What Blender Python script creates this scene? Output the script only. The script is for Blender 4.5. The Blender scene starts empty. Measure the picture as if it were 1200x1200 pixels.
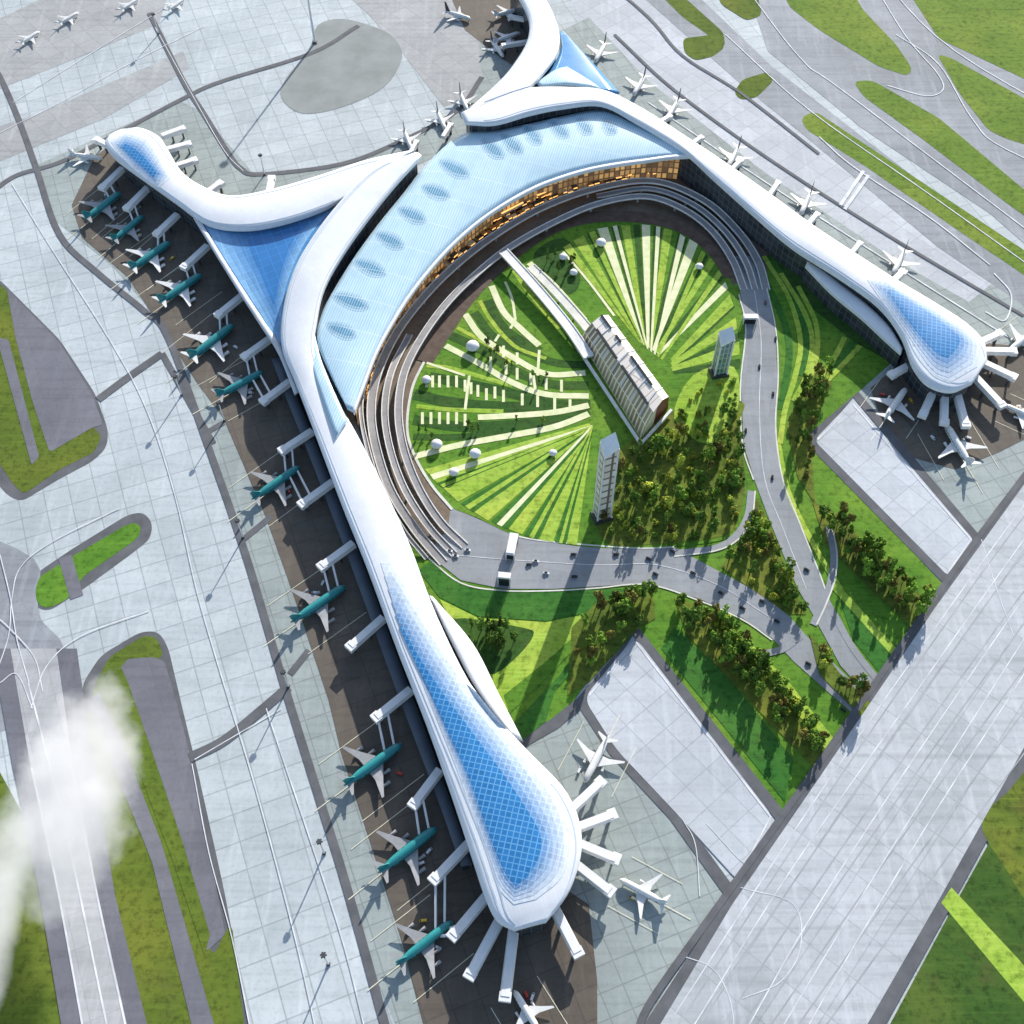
import bpy, bmesh, math, random
from mathutils import Vector, Matrix
from mathutils.bvhtree import BVHTree
from mathutils.geometry import tessellate_polygon

random.seed(7)
SC = bpy.context.scene
COL = SC.collection
R = math.radians

# ------------------------------------------------------------------ camera
H, PITCH, F = 1000.0, R(56), 1350.0          # metres, angle below the horizon, focal length in photo pixels
s_, c_ = math.sin(PITCH), math.cos(PITCH)
EYE = Vector((0, 0, H))

def ray(px, py):
    dx, dy = px - 600.0, py - 600.0
    return Vector((dx, F * c_ - dy * s_, -(F * s_ + dy * c_)))

def P(px, py, z=0.0):
    d = ray(px, py)
    t = (H - z) / -d.z
    p = EYE + d * t
    return Vector((p.x, p.y, z))

cam = bpy.data.cameras.new('camera')
cam.sensor_width = 36
cam.lens = 36 * F / 1200
cam.clip_start = 1
cam.clip_end = 40000
co = bpy.data.objects.new('camera', cam)
COL.objects.link(co)
co.location = EYE
co.rotation_euler = (R(90) - PITCH, 0, 0)
SC.camera = co

# ------------------------------------------------------------------ materials
def new_mat(name):
    m = bpy.data.materials.new(name)
    m.use_nodes = True
    nt = m.node_tree
    return m, nt, nt.nodes['Principled BSDF']

def mixrgb(nt, a, b, fac, mode='MIX'):
    n = nt.nodes.new('ShaderNodeMix')
    n.data_type = 'RGBA'
    n.blend_type = mode
    for key, v in ((0, fac), (6, a), (7, b)):
        if hasattr(v, 'links'):
            nt.links.new(v, n.inputs[key])
        elif key == 0:
            n.inputs[0].default_value = v
        else:
            n.inputs[key].default_value = (*v, 1) if len(v) == 3 else v
    return n.outputs[2]

def coords(nt, rot=0.0, scale=(1, 1, 1), kind='Object'):
    tc = nt.nodes.new('ShaderNodeTexCoord')
    mp = nt.nodes.new('ShaderNodeMapping')
    mp.inputs['Rotation'].default_value = (0, 0, rot)
    mp.inputs['Scale'].default_value = scale
    nt.links.new(tc.outputs[kind], mp.inputs[0])
    return mp.outputs[0]

def noise(nt, vec, scale, detail=6, rough=0.6, lo=0.35, hi=0.65):
    n = nt.nodes.new('ShaderNodeTexNoise')
    n.inputs['Scale'].default_value = scale
    n.inputs['Detail'].default_value = detail
    n.inputs['Roughness'].default_value = rough
    nt.links.new(vec, n.inputs['Vector'])
    r = nt.nodes.new('ShaderNodeMapRange')
    r.inputs[1].default_value = lo
    r.inputs[2].default_value = hi
    nt.links.new(n.outputs[0], r.inputs[0])
    return r.outputs[0]

def plain(name, c, rough=0.6, c2=None, scale=0.05, metal=0.0, spec=0.5):
    m, nt, b = new_mat(name)
    if c2 is None:
        c2 = tuple(x * 0.82 for x in c)
    v = coords(nt)
    nt.links.new(mixrgb(nt, c, c2, noise(nt, v, scale)), b.inputs['Base Color'])
    b.inputs['Roughness'].default_value = rough
    b.inputs['Metallic'].default_value = metal
    b.inputs['Specular IOR Level'].default_value = spec
    return m

def paving(name, c, c2, joint, rot=0.0, slab=24.0, gap=0.55, streak=0.35, rough=0.85, fine=0.25):
    """slab paving: joints, blotches, tyre/rain streaks along one direction"""
    m, nt, b = new_mat(name)
    v = coords(nt, rot)
    br = nt.nodes.new('ShaderNodeTexBrick')
    br.offset = 0.0
    br.inputs['Scale'].default_value = 1.0
    br.inputs['Mortar Size'].default_value = gap
    br.inputs['Mortar Smooth'].default_value = 0.3
    br.inputs['Brick Width'].default_value = slab
    br.inputs['Row Height'].default_value = slab
    br.inputs['Bias'].default_value = 0.0
    br.inputs['Color1'].default_value = (1, 1, 1, 1)
    br.inputs['Color2'].default_value = (0.88, 0.89, 0.9, 1)
    br.inputs['Mortar'].default_value = (*joint, 1)
    nt.links.new(v, br.inputs['Vector'])
    base = mixrgb(nt, c, c2, noise(nt, v, 0.006, 8, 0.68, 0.36, 0.64))
    vs = coords(nt, rot, (0.006, 0.16, 1))
    base = mixrgb(nt, base, tuple(x * 0.62 for x in c2), mul(nt, noise(nt, vs, 1.0, 5, 0.6, 0.48, 0.8), streak))
    vs2 = coords(nt, rot, (0.10, 0.009, 1))
    base = mixrgb(nt, base, tuple(min(1, x * 1.25) for x in c), mul(nt, noise(nt, vs2, 1.0, 4, 0.6, 0.52, 0.8), streak))
    base = mixrgb(nt, base, tuple(x * 0.6 for x in c2), mul(nt, noise(nt, v, 0.22, 3, 0.7, 0.5, 0.85), fine))
    nt.links.new(mixrgb(nt, base, br.outputs[0], 1.0, 'MULTIPLY'), b.inputs['Base Color'])
    b.inputs['Roughness'].default_value = rough
    return m

def mul(nt, a, k):
    n = nt.nodes.new('ShaderNodeMath')
    n.operation = 'MULTIPLY'
    nt.links.new(a, n.inputs[0])
    n.inputs[1].default_value = k
    return n.outputs[0]

def grass_mat(name, a, b_, dirt=(0.10, 0.085, 0.035), dirt_amt=0.25, rot=0.0):
    m, nt, b = new_mat(name)
    v = coords(nt)
    base = mixrgb(nt, a, b_, noise(nt, v, 0.018, 8, 0.7, 0.36, 0.64))
    base = mixrgb(nt, base, (b_[0] * 1.7, b_[1] * 1.25, b_[2] * 1.3), mul(nt, noise(nt, v, 0.007, 4, 0.6, 0.48, 0.68), 0.6))
    base = mixrgb(nt, base, tuple(x * 0.35 for x in a), mul(nt, noise(nt, v, 0.13, 6, 0.75, 0.48, 0.7), 0.85))
    base = mixrgb(nt, base, dirt, mul(nt, noise(nt, v, 0.03, 6, 0.7, 0.55, 0.75), dirt_amt))
    vs = coords(nt, rot, (0.02, 0.35, 1))
    base = mixrgb(nt, base, tuple(min(1, x * 1.7) for x in b_), mul(nt, noise(nt, vs, 1.0, 4, 0.6, 0.5, 0.8), 0.35))
    nt.links.new(base, b.inputs['Base Color'])
    b.inputs['Roughness'].default_value = 0.95
    b.inputs['Specular IOR Level'].default_value = 0.15
    return m

def panel_mat(name, c, line, bw, rh, gap, rot=0.0, rough=0.35, metal=0.0, spec=0.5, c2=None, kind='Object', offset=0.0, nscale=0.03):
    """cladding or glazing with a panel grid"""
    m, nt, b = new_mat(name)
    v = coords(nt, rot, kind=kind)
    br = nt.nodes.new('ShaderNodeTexBrick')
    br.offset = offset
    br.inputs['Scale'].default_value = 1.0
    br.inputs['Mortar Size'].default_value = gap
    br.inputs['Mortar Smooth'].default_value = 0.2
    br.inputs['Brick Width'].default_value = bw
    br.inputs['Row Height'].default_value = rh
    br.inputs['Bias'].default_value = 0.0
    c2 = c2 or tuple(x * 0.85 for x in c)
    br.inputs['Color1'].default_value = (*c, 1)
    br.inputs['Color2'].default_value = (*c2, 1)
    br.inputs['Mortar'].default_value = (*line, 1)
    nt.links.new(v, br.inputs['Vector'])
    col = mixrgb(nt, br.outputs[0], tuple(x * 0.8 for x in c), mul(nt, noise(nt, v, nscale, 5, 0.65, 0.42, 0.72), 0.5))
    nt.links.new(col, b.inputs['Base Color'])
    b.inputs['Roughness'].default_value = rough
    b.inputs['Metallic'].default_value = metal
    b.inputs['Specular IOR Level'].default_value = spec
    return m

def dirang(a, b):
    d = P(*b) - P(*a)
    return math.atan2(d.y, d.x)

A_SW = dirang((355, 470), (560, 1020))
A_NE = dirang((850, 215), (1030, 340))
A_RW = dirang((800, 1180), (1180, 640))
A_LR = dirang((55, 885), (125, 1200))

M = {}
M['apron'] = paving('apron concrete', (0.56, 0.605, 0.615), (0.42, 0.46, 0.465), (0.66, 0.68, 0.68), -A_SW, 26, 0.7, 0.42, fine=0.5)
M['apron_ne'] = paving('apron concrete by the northeast arm', (0.58, 0.605, 0.635), (0.46, 0.48, 0.50), (0.74, 0.75, 0.76), -A_NE, 26, 0.6, 0.4, fine=0.4)
M['band'] = paving('worn brownish apron', (0.43, 0.435, 0.43), (0.35, 0.35, 0.345), (0.75, 0.75, 0.75), -A_NE, 26, 0.5, 0.6, fine=0.5)
M['stand'] = paving('aircraft stand paving', (0.37, 0.42, 0.40), (0.28, 0.315, 0.30), (0.7, 0.7, 0.7), -A_SW, 20, 0.7, 0.5, fine=0.4)
M['stand_shadow'] = paving('shadow toned stand asphalt', (0.155, 0.128, 0.10), (0.10, 0.082, 0.063), (0.75, 0.75, 0.75), -A_SW, 24, 0.7, 0.5, fine=0.5)  # building shadow painted into the stand paving colour
M['asphalt'] = paving('grey asphalt', (0.19, 0.188, 0.215), (0.135, 0.135, 0.155), (0.85, 0.85, 0.85), -A_LR, 30, 0.4, 0.5, fine=0.45)
M['taxi'] = paving('pale taxiway asphalt', (0.34, 0.355, 0.38), (0.235, 0.25, 0.265), (0.85, 0.85, 0.85), -A_NE, 30, 0.4, 0.7, fine=0.4)
M['lane'] = plain('dark lane asphalt', (0.085, 0.088, 0.095), 0.9, (0.13, 0.132, 0.14), 0.05)
M['road'] = paving('road asphalt', (0.33, 0.345, 0.36), (0.25, 0.26, 0.27), (0.85, 0.85, 0.85), 0.2, 30, 0.3, 0.4, fine=0.4)
M['road_dark'] = paving('forecourt asphalt', (0.24, 0.18, 0.125), (0.12, 0.085, 0.055), (0.8, 0.8, 0.8), 0.6, 14, 0.5, 0.4, fine=0.6)
M['runway'] = paving('runway concrete', (0.56, 0.58, 0.60), (0.43, 0.45, 0.46), (0.76, 0.77, 0.77), -A_RW, 38, 0.6, 0.7, fine=0.45)
M['runway_left'] = paving('left runway concrete', (0.52, 0.52, 0.52), (0.38, 0.38, 0.385), (0.8, 0.8, 0.8), -A_LR, 30, 0.5, 0.6)
M['gravel_oval'] = plain('worn grey infield', (0.30, 0.315, 0.30), 0.95, (0.24, 0.255, 0.24), 0.03)
M['line'] = plain('worn marking paint', (0.78, 0.79, 0.80), 0.8, (0.50, 0.51, 0.53), 0.05)
M['joint'] = plain('tarred joint', (0.30, 0.31, 0.32), 0.9, (0.42, 0.43, 0.44), 0.03)
M['line_y'] = plain('worn cream paint', (0.78, 0.74, 0.55), 0.7, (0.62, 0.6, 0.45), 0.12)
M['grass'] = grass_mat('mown grass', (0.075, 0.20, 0.02), (0.13, 0.27, 0.03), dirt_amt=0.25)
M['grass_olive'] = grass_mat('olive field grass', (0.085, 0.135, 0.018), (0.125, 0.175, 0.025), dirt_amt=0.5, rot=-A_LR)
M['grass_field'] = grass_mat('rough runway side grass', (0.04, 0.10, 0.018), (0.075, 0.135, 0.024), dirt_amt=0.5, rot=-A_RW)
M['grass_far'] = grass_mat('far field grass', (0.115, 0.20, 0.024), (0.165, 0.25, 0.038), dirt_amt=0.25)
M['grass_dark'] = grass_mat('deep green lawn', (0.03, 0.13, 0.02), (0.055, 0.18, 0.028), dirt_amt=0.25)
M['grass_lime'] = grass_mat('lime lawn stripe', (0.25, 0.42, 0.04), (0.38, 0.52, 0.08), dirt_amt=0.15)
M['grass_hedge'] = grass_mat('planted ground cover', (0.028, 0.085, 0.018), (0.05, 0.12, 0.022), dirt_amt=0.3)
M['soil'] = grass_mat('rough woodland floor', (0.07, 0.115, 0.02), (0.17, 0.22, 0.03), dirt=(0.085, 0.06, 0.025), dirt_amt=0.8)
M['path'] = plain('cream gravel path', (0.80, 0.77, 0.50), 0.9, (0.62, 0.66, 0.34), 0.09)
M['curb'] = plain('pale concrete kerb', (0.70, 0.69, 0.60), 0.8, (0.55, 0.54, 0.48), 0.08)
M['wall_brown'] = plain('shaded brown retaining wall', (0.13, 0.09, 0.065), 0.9, (0.08, 0.05, 0.035), 0.1)
M['deck'] = paving('viaduct deck', (0.40, 0.38, 0.37), (0.29, 0.27, 0.26), (0.85, 0.85, 0.85), 0.3, 12, 0.3, 0.5, fine=0.4)
M['parapet'] = plain('white parapet', (0.78, 0.77, 0.74), 0.6, (0.62, 0.6, 0.57), 0.1)
M['under'] = plain('dark viaduct underside', (0.07, 0.06, 0.055), 0.9)
M['roof'] = panel_mat('white roof cladding', (0.80, 0.81, 0.83), (0.68, 0.70, 0.73), 9, 3.2, 0.14, -A_SW, 0.38, c2=(0.76, 0.775, 0.80))
M['roof_ne'] = panel_mat('white roof cladding northeast', (0.80, 0.81, 0.83), (0.68, 0.70, 0.73), 9, 3.2, 0.14, -A_NE, 0.38, c2=(0.76, 0.775, 0.80))
M['hall'] = panel_mat('pale blue glazed roof', (0.46, 0.66, 0.76), (0.70, 0.80, 0.85), 3.0, 46, 0.42, 0.25, 0.25, c2=(0.40, 0.62, 0.74))
M['halo'] = panel_mat('fritted pale blue glazing', (0.42, 0.66, 0.82), (0.74, 0.82, 0.87), 5.5, 5.5, 0.7, -A_SW + 0.5, 0.2, c2=(0.5, 0.72, 0.85))
M['blue'] = panel_mat('blue roof glazing', (0.035, 0.21, 0.50), (0.20, 0.47, 0.72), 6.5, 6.5, 0.55, -A_SW + 0.6, 0.16, c2=(0.055, 0.27, 0.58))
M['blue_plain'] = panel_mat('smooth blue roof glazing', (0.075, 0.27, 0.56), (0.14, 0.36, 0.62), 14, 14, 0.25, -A_SW, 0.12, c2=(0.10, 0.33, 0.62), nscale=0.012)
M['hall_glass'] = panel_mat('grey blue skylight glass', (0.10, 0.27, 0.40), (0.36, 0.55, 0.64), 3.2, 60, 0.6, 0.25, 0.2, c2=(0.14, 0.33, 0.46))
def facade_mat(name, glass, glass2, mull, bw, rh, gap, rough=0.2):
    m, nt, b = new_mat(name)
    tc = nt.nodes.new('ShaderNodeUVMap')
    br = nt.nodes.new('ShaderNodeTexBrick')
    br.offset = 0
    br.inputs['Scale'].default_value = 1
    br.inputs['Mortar Size'].default_value = gap
    br.inputs['Brick Width'].default_value = bw
    br.inputs['Row Height'].default_value = rh
    br.inputs['Color1'].default_value = (*glass, 1)
    br.inputs['Color2'].default_value = (*glass2, 1)
    br.inputs['Mortar'].default_value = (*mull, 1)
    nt.links.new(tc.outputs[0], br.inputs['Vector'])
    nt.links.new(br.outputs[0], b.inputs['Base Color'])
    b.inputs['Roughness'].default_value = rough
    return m
M['facade'] = facade_mat('dark curtain wall', (0.03, 0.037, 0.045), (0.065, 0.07, 0.08), (0.13, 0.13, 0.135), 9, 9, 0.4)
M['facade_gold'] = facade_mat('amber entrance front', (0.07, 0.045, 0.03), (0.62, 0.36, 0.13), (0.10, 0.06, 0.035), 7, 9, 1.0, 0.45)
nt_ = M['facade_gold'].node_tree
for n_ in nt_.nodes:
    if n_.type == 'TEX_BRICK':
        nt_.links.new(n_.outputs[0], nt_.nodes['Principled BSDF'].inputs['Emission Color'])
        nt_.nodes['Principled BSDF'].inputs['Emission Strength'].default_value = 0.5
M['fascia'] = plain('pale fascia', (0.72, 0.73, 0.75), 0.5)
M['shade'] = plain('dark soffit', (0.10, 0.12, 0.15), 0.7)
M['bridge'] = plain('white bridge cladding', (0.82, 0.81, 0.79), 0.5, (0.72, 0.71, 0.69), 0.1)
M['steel'] = plain('dark steel', (0.09, 0.09, 0.095), 0.5, metal=0.4)
M['teal'] = plain('teal airliner paint', (0.03, 0.27, 0.27), 0.35, (0.022, 0.21, 0.22), 0.1)
M['white'] = plain('white airliner paint', (0.80, 0.79, 0.76), 0.35, (0.70, 0.69, 0.66), 0.1)
M['wing'] = plain('pale grey wing', (0.62, 0.62, 0.62), 0.45, (0.5, 0.5, 0.5), 0.1)
M['wing_grey'] = plain('mid grey wing', (0.40, 0.40, 0.40), 0.5, (0.3, 0.3, 0.3), 0.1)
M['fin_dark'] = plain('dark tail paint', (0.035, 0.035, 0.045), 0.4)
M['dark'] = plain('dark glass', (0.02, 0.025, 0.03), 0.15)
M['red'] = plain('dark red cladding', (0.20, 0.03, 0.025), 0.5)
M['cream'] = panel_mat('cream roof panels', (0.86, 0.79, 0.70), (0.50, 0.42, 0.33), 11, 60, 0.8, dirang((690, 365), (775, 430)) * -1, 0.5, c2=(0.76, 0.68, 0.58))
M['ribbed'] = facade_mat('ribbed cream wall', (0.27, 0.19, 0.11), (0.55, 0.42, 0.24), (0.88, 0.77, 0.52), 7, 60, 1.4, 0.5)
M['tower_warm'] = facade_mat('tower stone face', (0.62, 0.52, 0.42), (0.80, 0.76, 0.70), (0.16, 0.13, 0.12), 9, 11, 1.3, 0.5)
M['tower_glass'] = facade_mat('tower glass face', (0.05, 0.13, 0.24), (0.08, 0.17, 0.28), (0.22, 0.27, 0.32), 6, 8, 0.6, 0.15)
M['green_glass'] = facade_mat('green glass face', (0.07, 0.16, 0.15), (0.16, 0.28, 0.26), (0.35, 0.42, 0.40), 5, 8, 0.7, 0.15)
M['tyre'] = plain('black rubber', (0.02, 0.02, 0.02), 0.8)
M['bark'] = plain('tree bark', (0.09, 0.06, 0.035), 0.9)
def leaf_mat(name, c, c2):
    m, nt, b = new_mat(name)
    v = coords(nt)
    oi = nt.nodes.new('ShaderNodeObjectInfo')
    base = mixrgb(nt, c, c2, noise(nt, v, 0.35, 4, 0.7, 0.4, 0.6))
    hs = nt.nodes.new('ShaderNodeHueSaturation')
    r = nt.nodes.new('ShaderNodeMapRange')
    r.inputs[3].default_value = 0.6
    r.inputs[4].default_value = 1.5
    nt.links.new(oi.outputs['Random'], r.inputs[0])
    nt.links.new(r.outputs[0], hs.inputs['Value'])
    nt.links.new(base, hs.inputs['Color'])
    nt.links.new(hs.outputs[0], b.inputs['Base Color'])
    b.inputs['Roughness'].default_value = 0.9
    b.inputs['Specular IOR Level'].default_value = 0.2
    return m
M['leaf_dark'] = leaf_mat('dark foliage', (0.06, 0.135, 0.016), (0.12, 0.20, 0.028))
M['leaf_mid'] = leaf_mat('mid foliage', (0.11, 0.22, 0.022), (0.20, 0.31, 0.04))
M['leaf_lime'] = leaf_mat('yellow green foliage', (0.32, 0.38, 0.035), (0.46, 0.48, 0.07))
M['leaf_brown'] = leaf_mat('russet foliage', (0.12, 0.11, 0.022), (0.19, 0.165, 0.035))
def car_paint(name, c):
    m, nt, b = new_mat(name)
    b.inputs['Roughness'].default_value = 0.3
    nt.links.new(mixrgb(nt, c, tuple(x * 0.85 for x in c), noise(nt, coords(nt), 0.8)), b.inputs['Base Color'])
    return m
CARP = [car_paint('black car paint', (0.02, 0.02, 0.022)), car_paint('white car paint', (0.75, 0.75, 0.75)),
        car_paint('orange taxi paint', (0.62, 0.25, 0.05)), car_paint('cream taxi paint', (0.75, 0.6, 0.35))]

# ------------------------------------------------------------------ object helpers
def link(name, bm, mats, parent=None, smooth=False):
    me = bpy.data.meshes.new(name)
    bmesh.ops.recalc_face_normals(bm, faces=bm.faces[:])
    bm.to_mesh(me)
    bm.free()
    if not isinstance(mats, (list, tuple)):
        mats = [mats]
    for m in mats:
        me.materials.append(m)
    if smooth:
        for p in me.polygons:
            p.use_smooth = True
    o = bpy.data.objects.new(name, me)
    COL.objects.link(o)
    if parent is not None:
        o.parent = parent
    return o

def tag(o, label, cat, group=None, kind=None):
    o['label'] = label
    o['category'] = cat
    if group:
        o['group'] = group
    if kind:
        o['kind'] = kind
    return o

def empty(name, loc=(0, 0, 0), rz=0.0):
    o = bpy.data.objects.new(name, None)
    o.location = loc
    o.rotation_euler = (0, 0, rz)
    COL.objects.link(o)
    return o

def copy_tree(o, parent=None):
    c = o.copy()
    COL.objects.link(c)
    if parent is not None:
        c.parent = parent
    for ch in list(o.children):
        copy_tree(ch, c)
    return c

def catmull(pts, n=6, closed=False):
    pts = [Vector(p) for p in pts]
    out = []
    N = len(pts)
    rng = range(N) if closed else range(N - 1)
    for i in rng:
        if closed:
            p0, p1, p2, p3 = pts[i - 1], pts[i], pts[(i + 1) % N], pts[(i + 2) % N]
        else:
            p1, p2 = pts[i], pts[i + 1]
            p0 = pts[i - 1] if i > 0 else p1 * 2 - p2
            p3 = pts[i + 2] if i + 2 < N else p2 * 2 - p1
        for k in range(n):
            t = k / n
            out.append(0.5 * ((2 * p1) + (p2 - p0) * t + (2 * p0 - 5 * p1 + 4 * p2 - p3) * t * t + (3 * p1 - p0 - 3 * p2 + p3) * t ** 3))
    if not closed:
        out.append(pts[-1])
    return out

def round_poly(pts, r, n=5):
    """polygon with rounded corners, radius in photo pixels"""
    pts = [Vector(p) for p in pts]
    out = []
    N = len(pts)
    for i in range(N):
        a, b, c = pts[i - 1], pts[i], pts[(i + 1) % N]
        da, dc = (a - b), (c - b)
        ra = min(r, da.length * 0.45)
        rc = min(r, dc.length * 0.45)
        A = b + da.normalized() * ra
        Cc = b + dc.normalized() * rc
        for k in range(n + 1):
            t = k / n
            out.append(A * (1 - t) ** 2 + b * 2 * t * (1 - t) + Cc * t * t)
    return out

ZC = [0]
def lay(z):
    ZC[0] += 1
    return 2 * z + 0.0008 * ZC[0]
def sheet(name, pts, mat, z, smooth=0, rnd=0, kind='structure'):
    z = lay(z)
    pts = [Vector(p) for p in pts]
    if smooth:
        pts = catmull(pts, smooth, True)
    elif rnd:
        pts = round_poly(pts, rnd)
    w = [P(p.x, p.y, z) for p in pts]
    bm = bmesh.new()
    vs = [bm.verts.new(p) for p in w]
    for tri in tessellate_polygon([w]):
        try:
            bm.faces.new([vs[i] for i in tri])
        except ValueError:
            pass
    o = link(name, bm, mat)
    # normals up
    me = o.data
    if me.polygons and sum(p.normal.z * p.area for p in me.polygons) < 0:
        me.flip_normals()
    o['kind'] = kind
    return o

def strip_bm(bm, wpts, w0, w1=None, uv=False):
    """flat ribbon of given width (m) along world points"""
    w1 = w0 if w1 is None else w1
    n = len(wpts)
    prev = None
    for i, p in enumerate(wpts):
        a = wpts[max(0, i - 1)]
        b = wpts[min(n - 1, i + 1)]
        d = (b - a)
        d.z = 0
        d.normalize()
        nrm = Vector((-d.y, d.x, 0))
        w = w0 + (w1 - w0) * i / max(1, n - 1)
        l = bm.verts.new(p + nrm * w / 2)
        r = bm.verts.new(p - nrm * w / 2)
        if prev:
            bm.faces.new((prev[0], prev[1], r, l))
        prev = (l, r)

def line(name, pts, mat, z, w, w1=None, n=6, kind='structure', smooth=True):
    z = lay(z)
    px = catmull(pts, n) if smooth and len(pts) > 2 else [Vector(p) for p in pts]
    bm = bmesh.new()
    strip_bm(bm, [P(p.x, p.y, z) for p in px], w, w1)
    o = link(name, bm, mat)
    o['kind'] = kind
    return o

def lines(name, many, mat, z0, w, n=6):
    bm = bmesh.new()
    for pts in many:
        z = lay(z0)
        px = catmull(pts, n) if len(pts) > 2 else [Vector(p) for p in pts]
        strip_bm(bm, [P(p.x, p.y, z) for p in px], w)
    o = link(name, bm, mat)
    o['kind'] = 'structure'
    return o

def box(bm, c, size, rz=0.0, mi=0, taper=1.0):
    x, y, z = size[0] / 2, size[1] / 2, size[2] / 2
    m = Matrix.Rotation(rz, 3, 'Z')
    vs = []
    for k in (-1, 1):
        t = taper if k > 0 else 1.0
        for (i, j) in ((-1, -1), (1, -1), (1, 1), (-1, 1)):
            vs.append(bm.verts.new(Vector(c) + m @ Vector((x * i * t, y * j * t, z * k))))
    fs = [(0, 3, 2, 1), (4, 5, 6, 7), (0, 1, 5, 4), (1, 2, 6, 5), (2, 3, 7, 6), (3, 0, 4, 7)]
    for f in fs:
        fc = bm.faces.new([vs[i] for i in f])
        fc.material_index = mi

def tube(bm, a, b, r0, r1=None, seg=8, cap=True):
    a, b = Vector(a), Vector(b)
    r1 = r0 if r1 is None else r1
    d = (b - a).normalized()
    u = d.orthogonal().normalized()
    v = d.cross(u)
    ra, rb = [], []
    for i in range(seg):
        t = 2 * math.pi * i / seg
        o = u * math.cos(t) + v * math.sin(t)
        ra.append(bm.verts.new(a + o * r0))
        rb.append(bm.verts.new(b + o * r1))
    for i in range(seg):
        j = (i + 1) % seg
        bm.faces.new((ra[i], ra[j], rb[j], rb[i]))
    if cap:
        bm.faces.new(ra[::-1])
        bm.faces.new(rb)

def loft_grid(Lp, Rp, zl, zr, crown, n=6, m=10, sag=None):
    """rows of world points across the two traced roof edges; the cross section arches by crown"""
    k = len(Lp)
    zl = [zl] * k if not isinstance(zl, (list, tuple)) else zl
    zr = [zr] * k if not isinstance(zr, (list, tuple)) else zr
    cr = [crown] * k if not isinstance(crown, (list, tuple)) else crown
    L = catmull([(a[0], a[1], z) for a, z in zip(Lp, zl)], n)
    Rr = catmull([(a[0], a[1], z) for a, z in zip(Rp, zr)], n)
    C = catmull([(c, 0, 0) for c in cr], n)
    rows = []
    for l, r, c in zip(L, Rr, C):
        a, b = P(l.x, l.y, l.z), P(r.x, r.y, r.z)
        row = []
        for j in range(m + 1):
            t = j / m
            p = a.lerp(b, t)
            p.z += 0.6 * c.x * (1 - (2 * t - 1) ** 2)
            row.append(p)
        rows.append(row)
    return rows

def solid_from_rows(rows, thick):
    bm = bmesh.new()
    top = [[bm.verts.new(p) for p in r] for r in rows]
    bot = [[bm.verts.new(p - Vector((0, 0, thick))) for p in r] for r in rows]
    n, m = len(rows), len(rows[0])
    for i in range(n - 1):
        for j in range(m - 1):
            bm.faces.new((top[i][j], top[i][j + 1], top[i + 1][j + 1], top[i + 1][j]))
            bm.faces.new((bot[i][j], bot[i + 1][j], bot[i + 1][j + 1], bot[i][j + 1]))
    for i in range(n - 1):
        bm.faces.new((top[i][0], top[i + 1][0], bot[i + 1][0], bot[i][0]))
        bm.faces.new((top[i][-1], bot[i][-1], bot[i + 1][-1], top[i + 1][-1]))
    for j in range(m - 1):
        bm.faces.new((top[0][j], bot[0][j], bot[0][j + 1], top[0][j + 1]))
        bm.faces.new((top[-1][j], top[-1][j + 1], bot[-1][j + 1], bot[-1][j]))
    return bm

BVH = {}
def roof(name, Lp, Rp, zl, zr, crown, thick, mat, parent, n=6, m=10, key=None):
    rows = loft_grid(Lp, Rp, zl, zr, crown, n, m)
    bm = solid_from_rows(rows, thick)
    bmesh.ops.recalc_face_normals(bm, faces=bm.faces[:])
    if key:
        bmesh.ops.triangulate(bm, faces=bm.faces[:])
        BVH[key] = BVHTree.FromBMesh(bm)
    o = link(name, bm, mat, parent)
    for p in o.data.polygons:
        p.use_smooth = abs(p.normal.z) > 0.5
    return o, rows

def wall_ring(name, ring, z0, tops, mat, parent, closed=True):
    """vertical curtain wall with UVs in metres; ring = world points, tops = roof heights there"""
    bm = bmesh.new()
    uv = bm.loops.layers.uv.new('UVMap')
    n = len(ring)
    dist = [0.0]
    for i in range(1, n + 1):
        dist.append(dist[-1] + (ring[i % n] - ring[i - 1]).to_2d().length)
    for i in range(n if closed else n - 1):
        j = (i + 1) % n
        a, b = ring[i], ring[j]
        if (a - b).to_2d().length < 0.01:
            continue
        vs = [bm.verts.new((a.x, a.y, z0)), bm.verts.new((b.x, b.y, z0)), bm.verts.new((b.x, b.y, tops[j])), bm.verts.new((a.x, a.y, tops[i]))]
        f = bm.faces.new(vs)
        for lp, (u, w) in zip(f.loops, ((dist[i], z0), (dist[i + 1], z0), (dist[i + 1], tops[j]), (dist[i], tops[i]))):
            lp[uv].uv = (u, w)
    bmesh.ops.remove_doubles(bm, verts=bm.verts[:], dist=0.001)
    return link(name, bm, mat, parent)

def facade_of(rows, parent, inset=0.1, drop=3.0, mat=None, name='curtain_wall', z0=-0.5, end_inset=1):
    m = len(rows[0])
    a, b = inset * (m - 1), (1 - inset) * (m - 1)
    def at(row, t):
        i = min(int(t), m - 2)
        return row[i].lerp(row[i + 1], t - i)
    rr = rows[end_inset:len(rows) - end_inset]
    ring = [at(r, a) for r in rr] + [at(r, b) for r in reversed(rr)]
    tops = [p.z - drop for p in ring]
    return wall_ring(name, ring, z0, tops, mat or M['facade'], parent)

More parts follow.
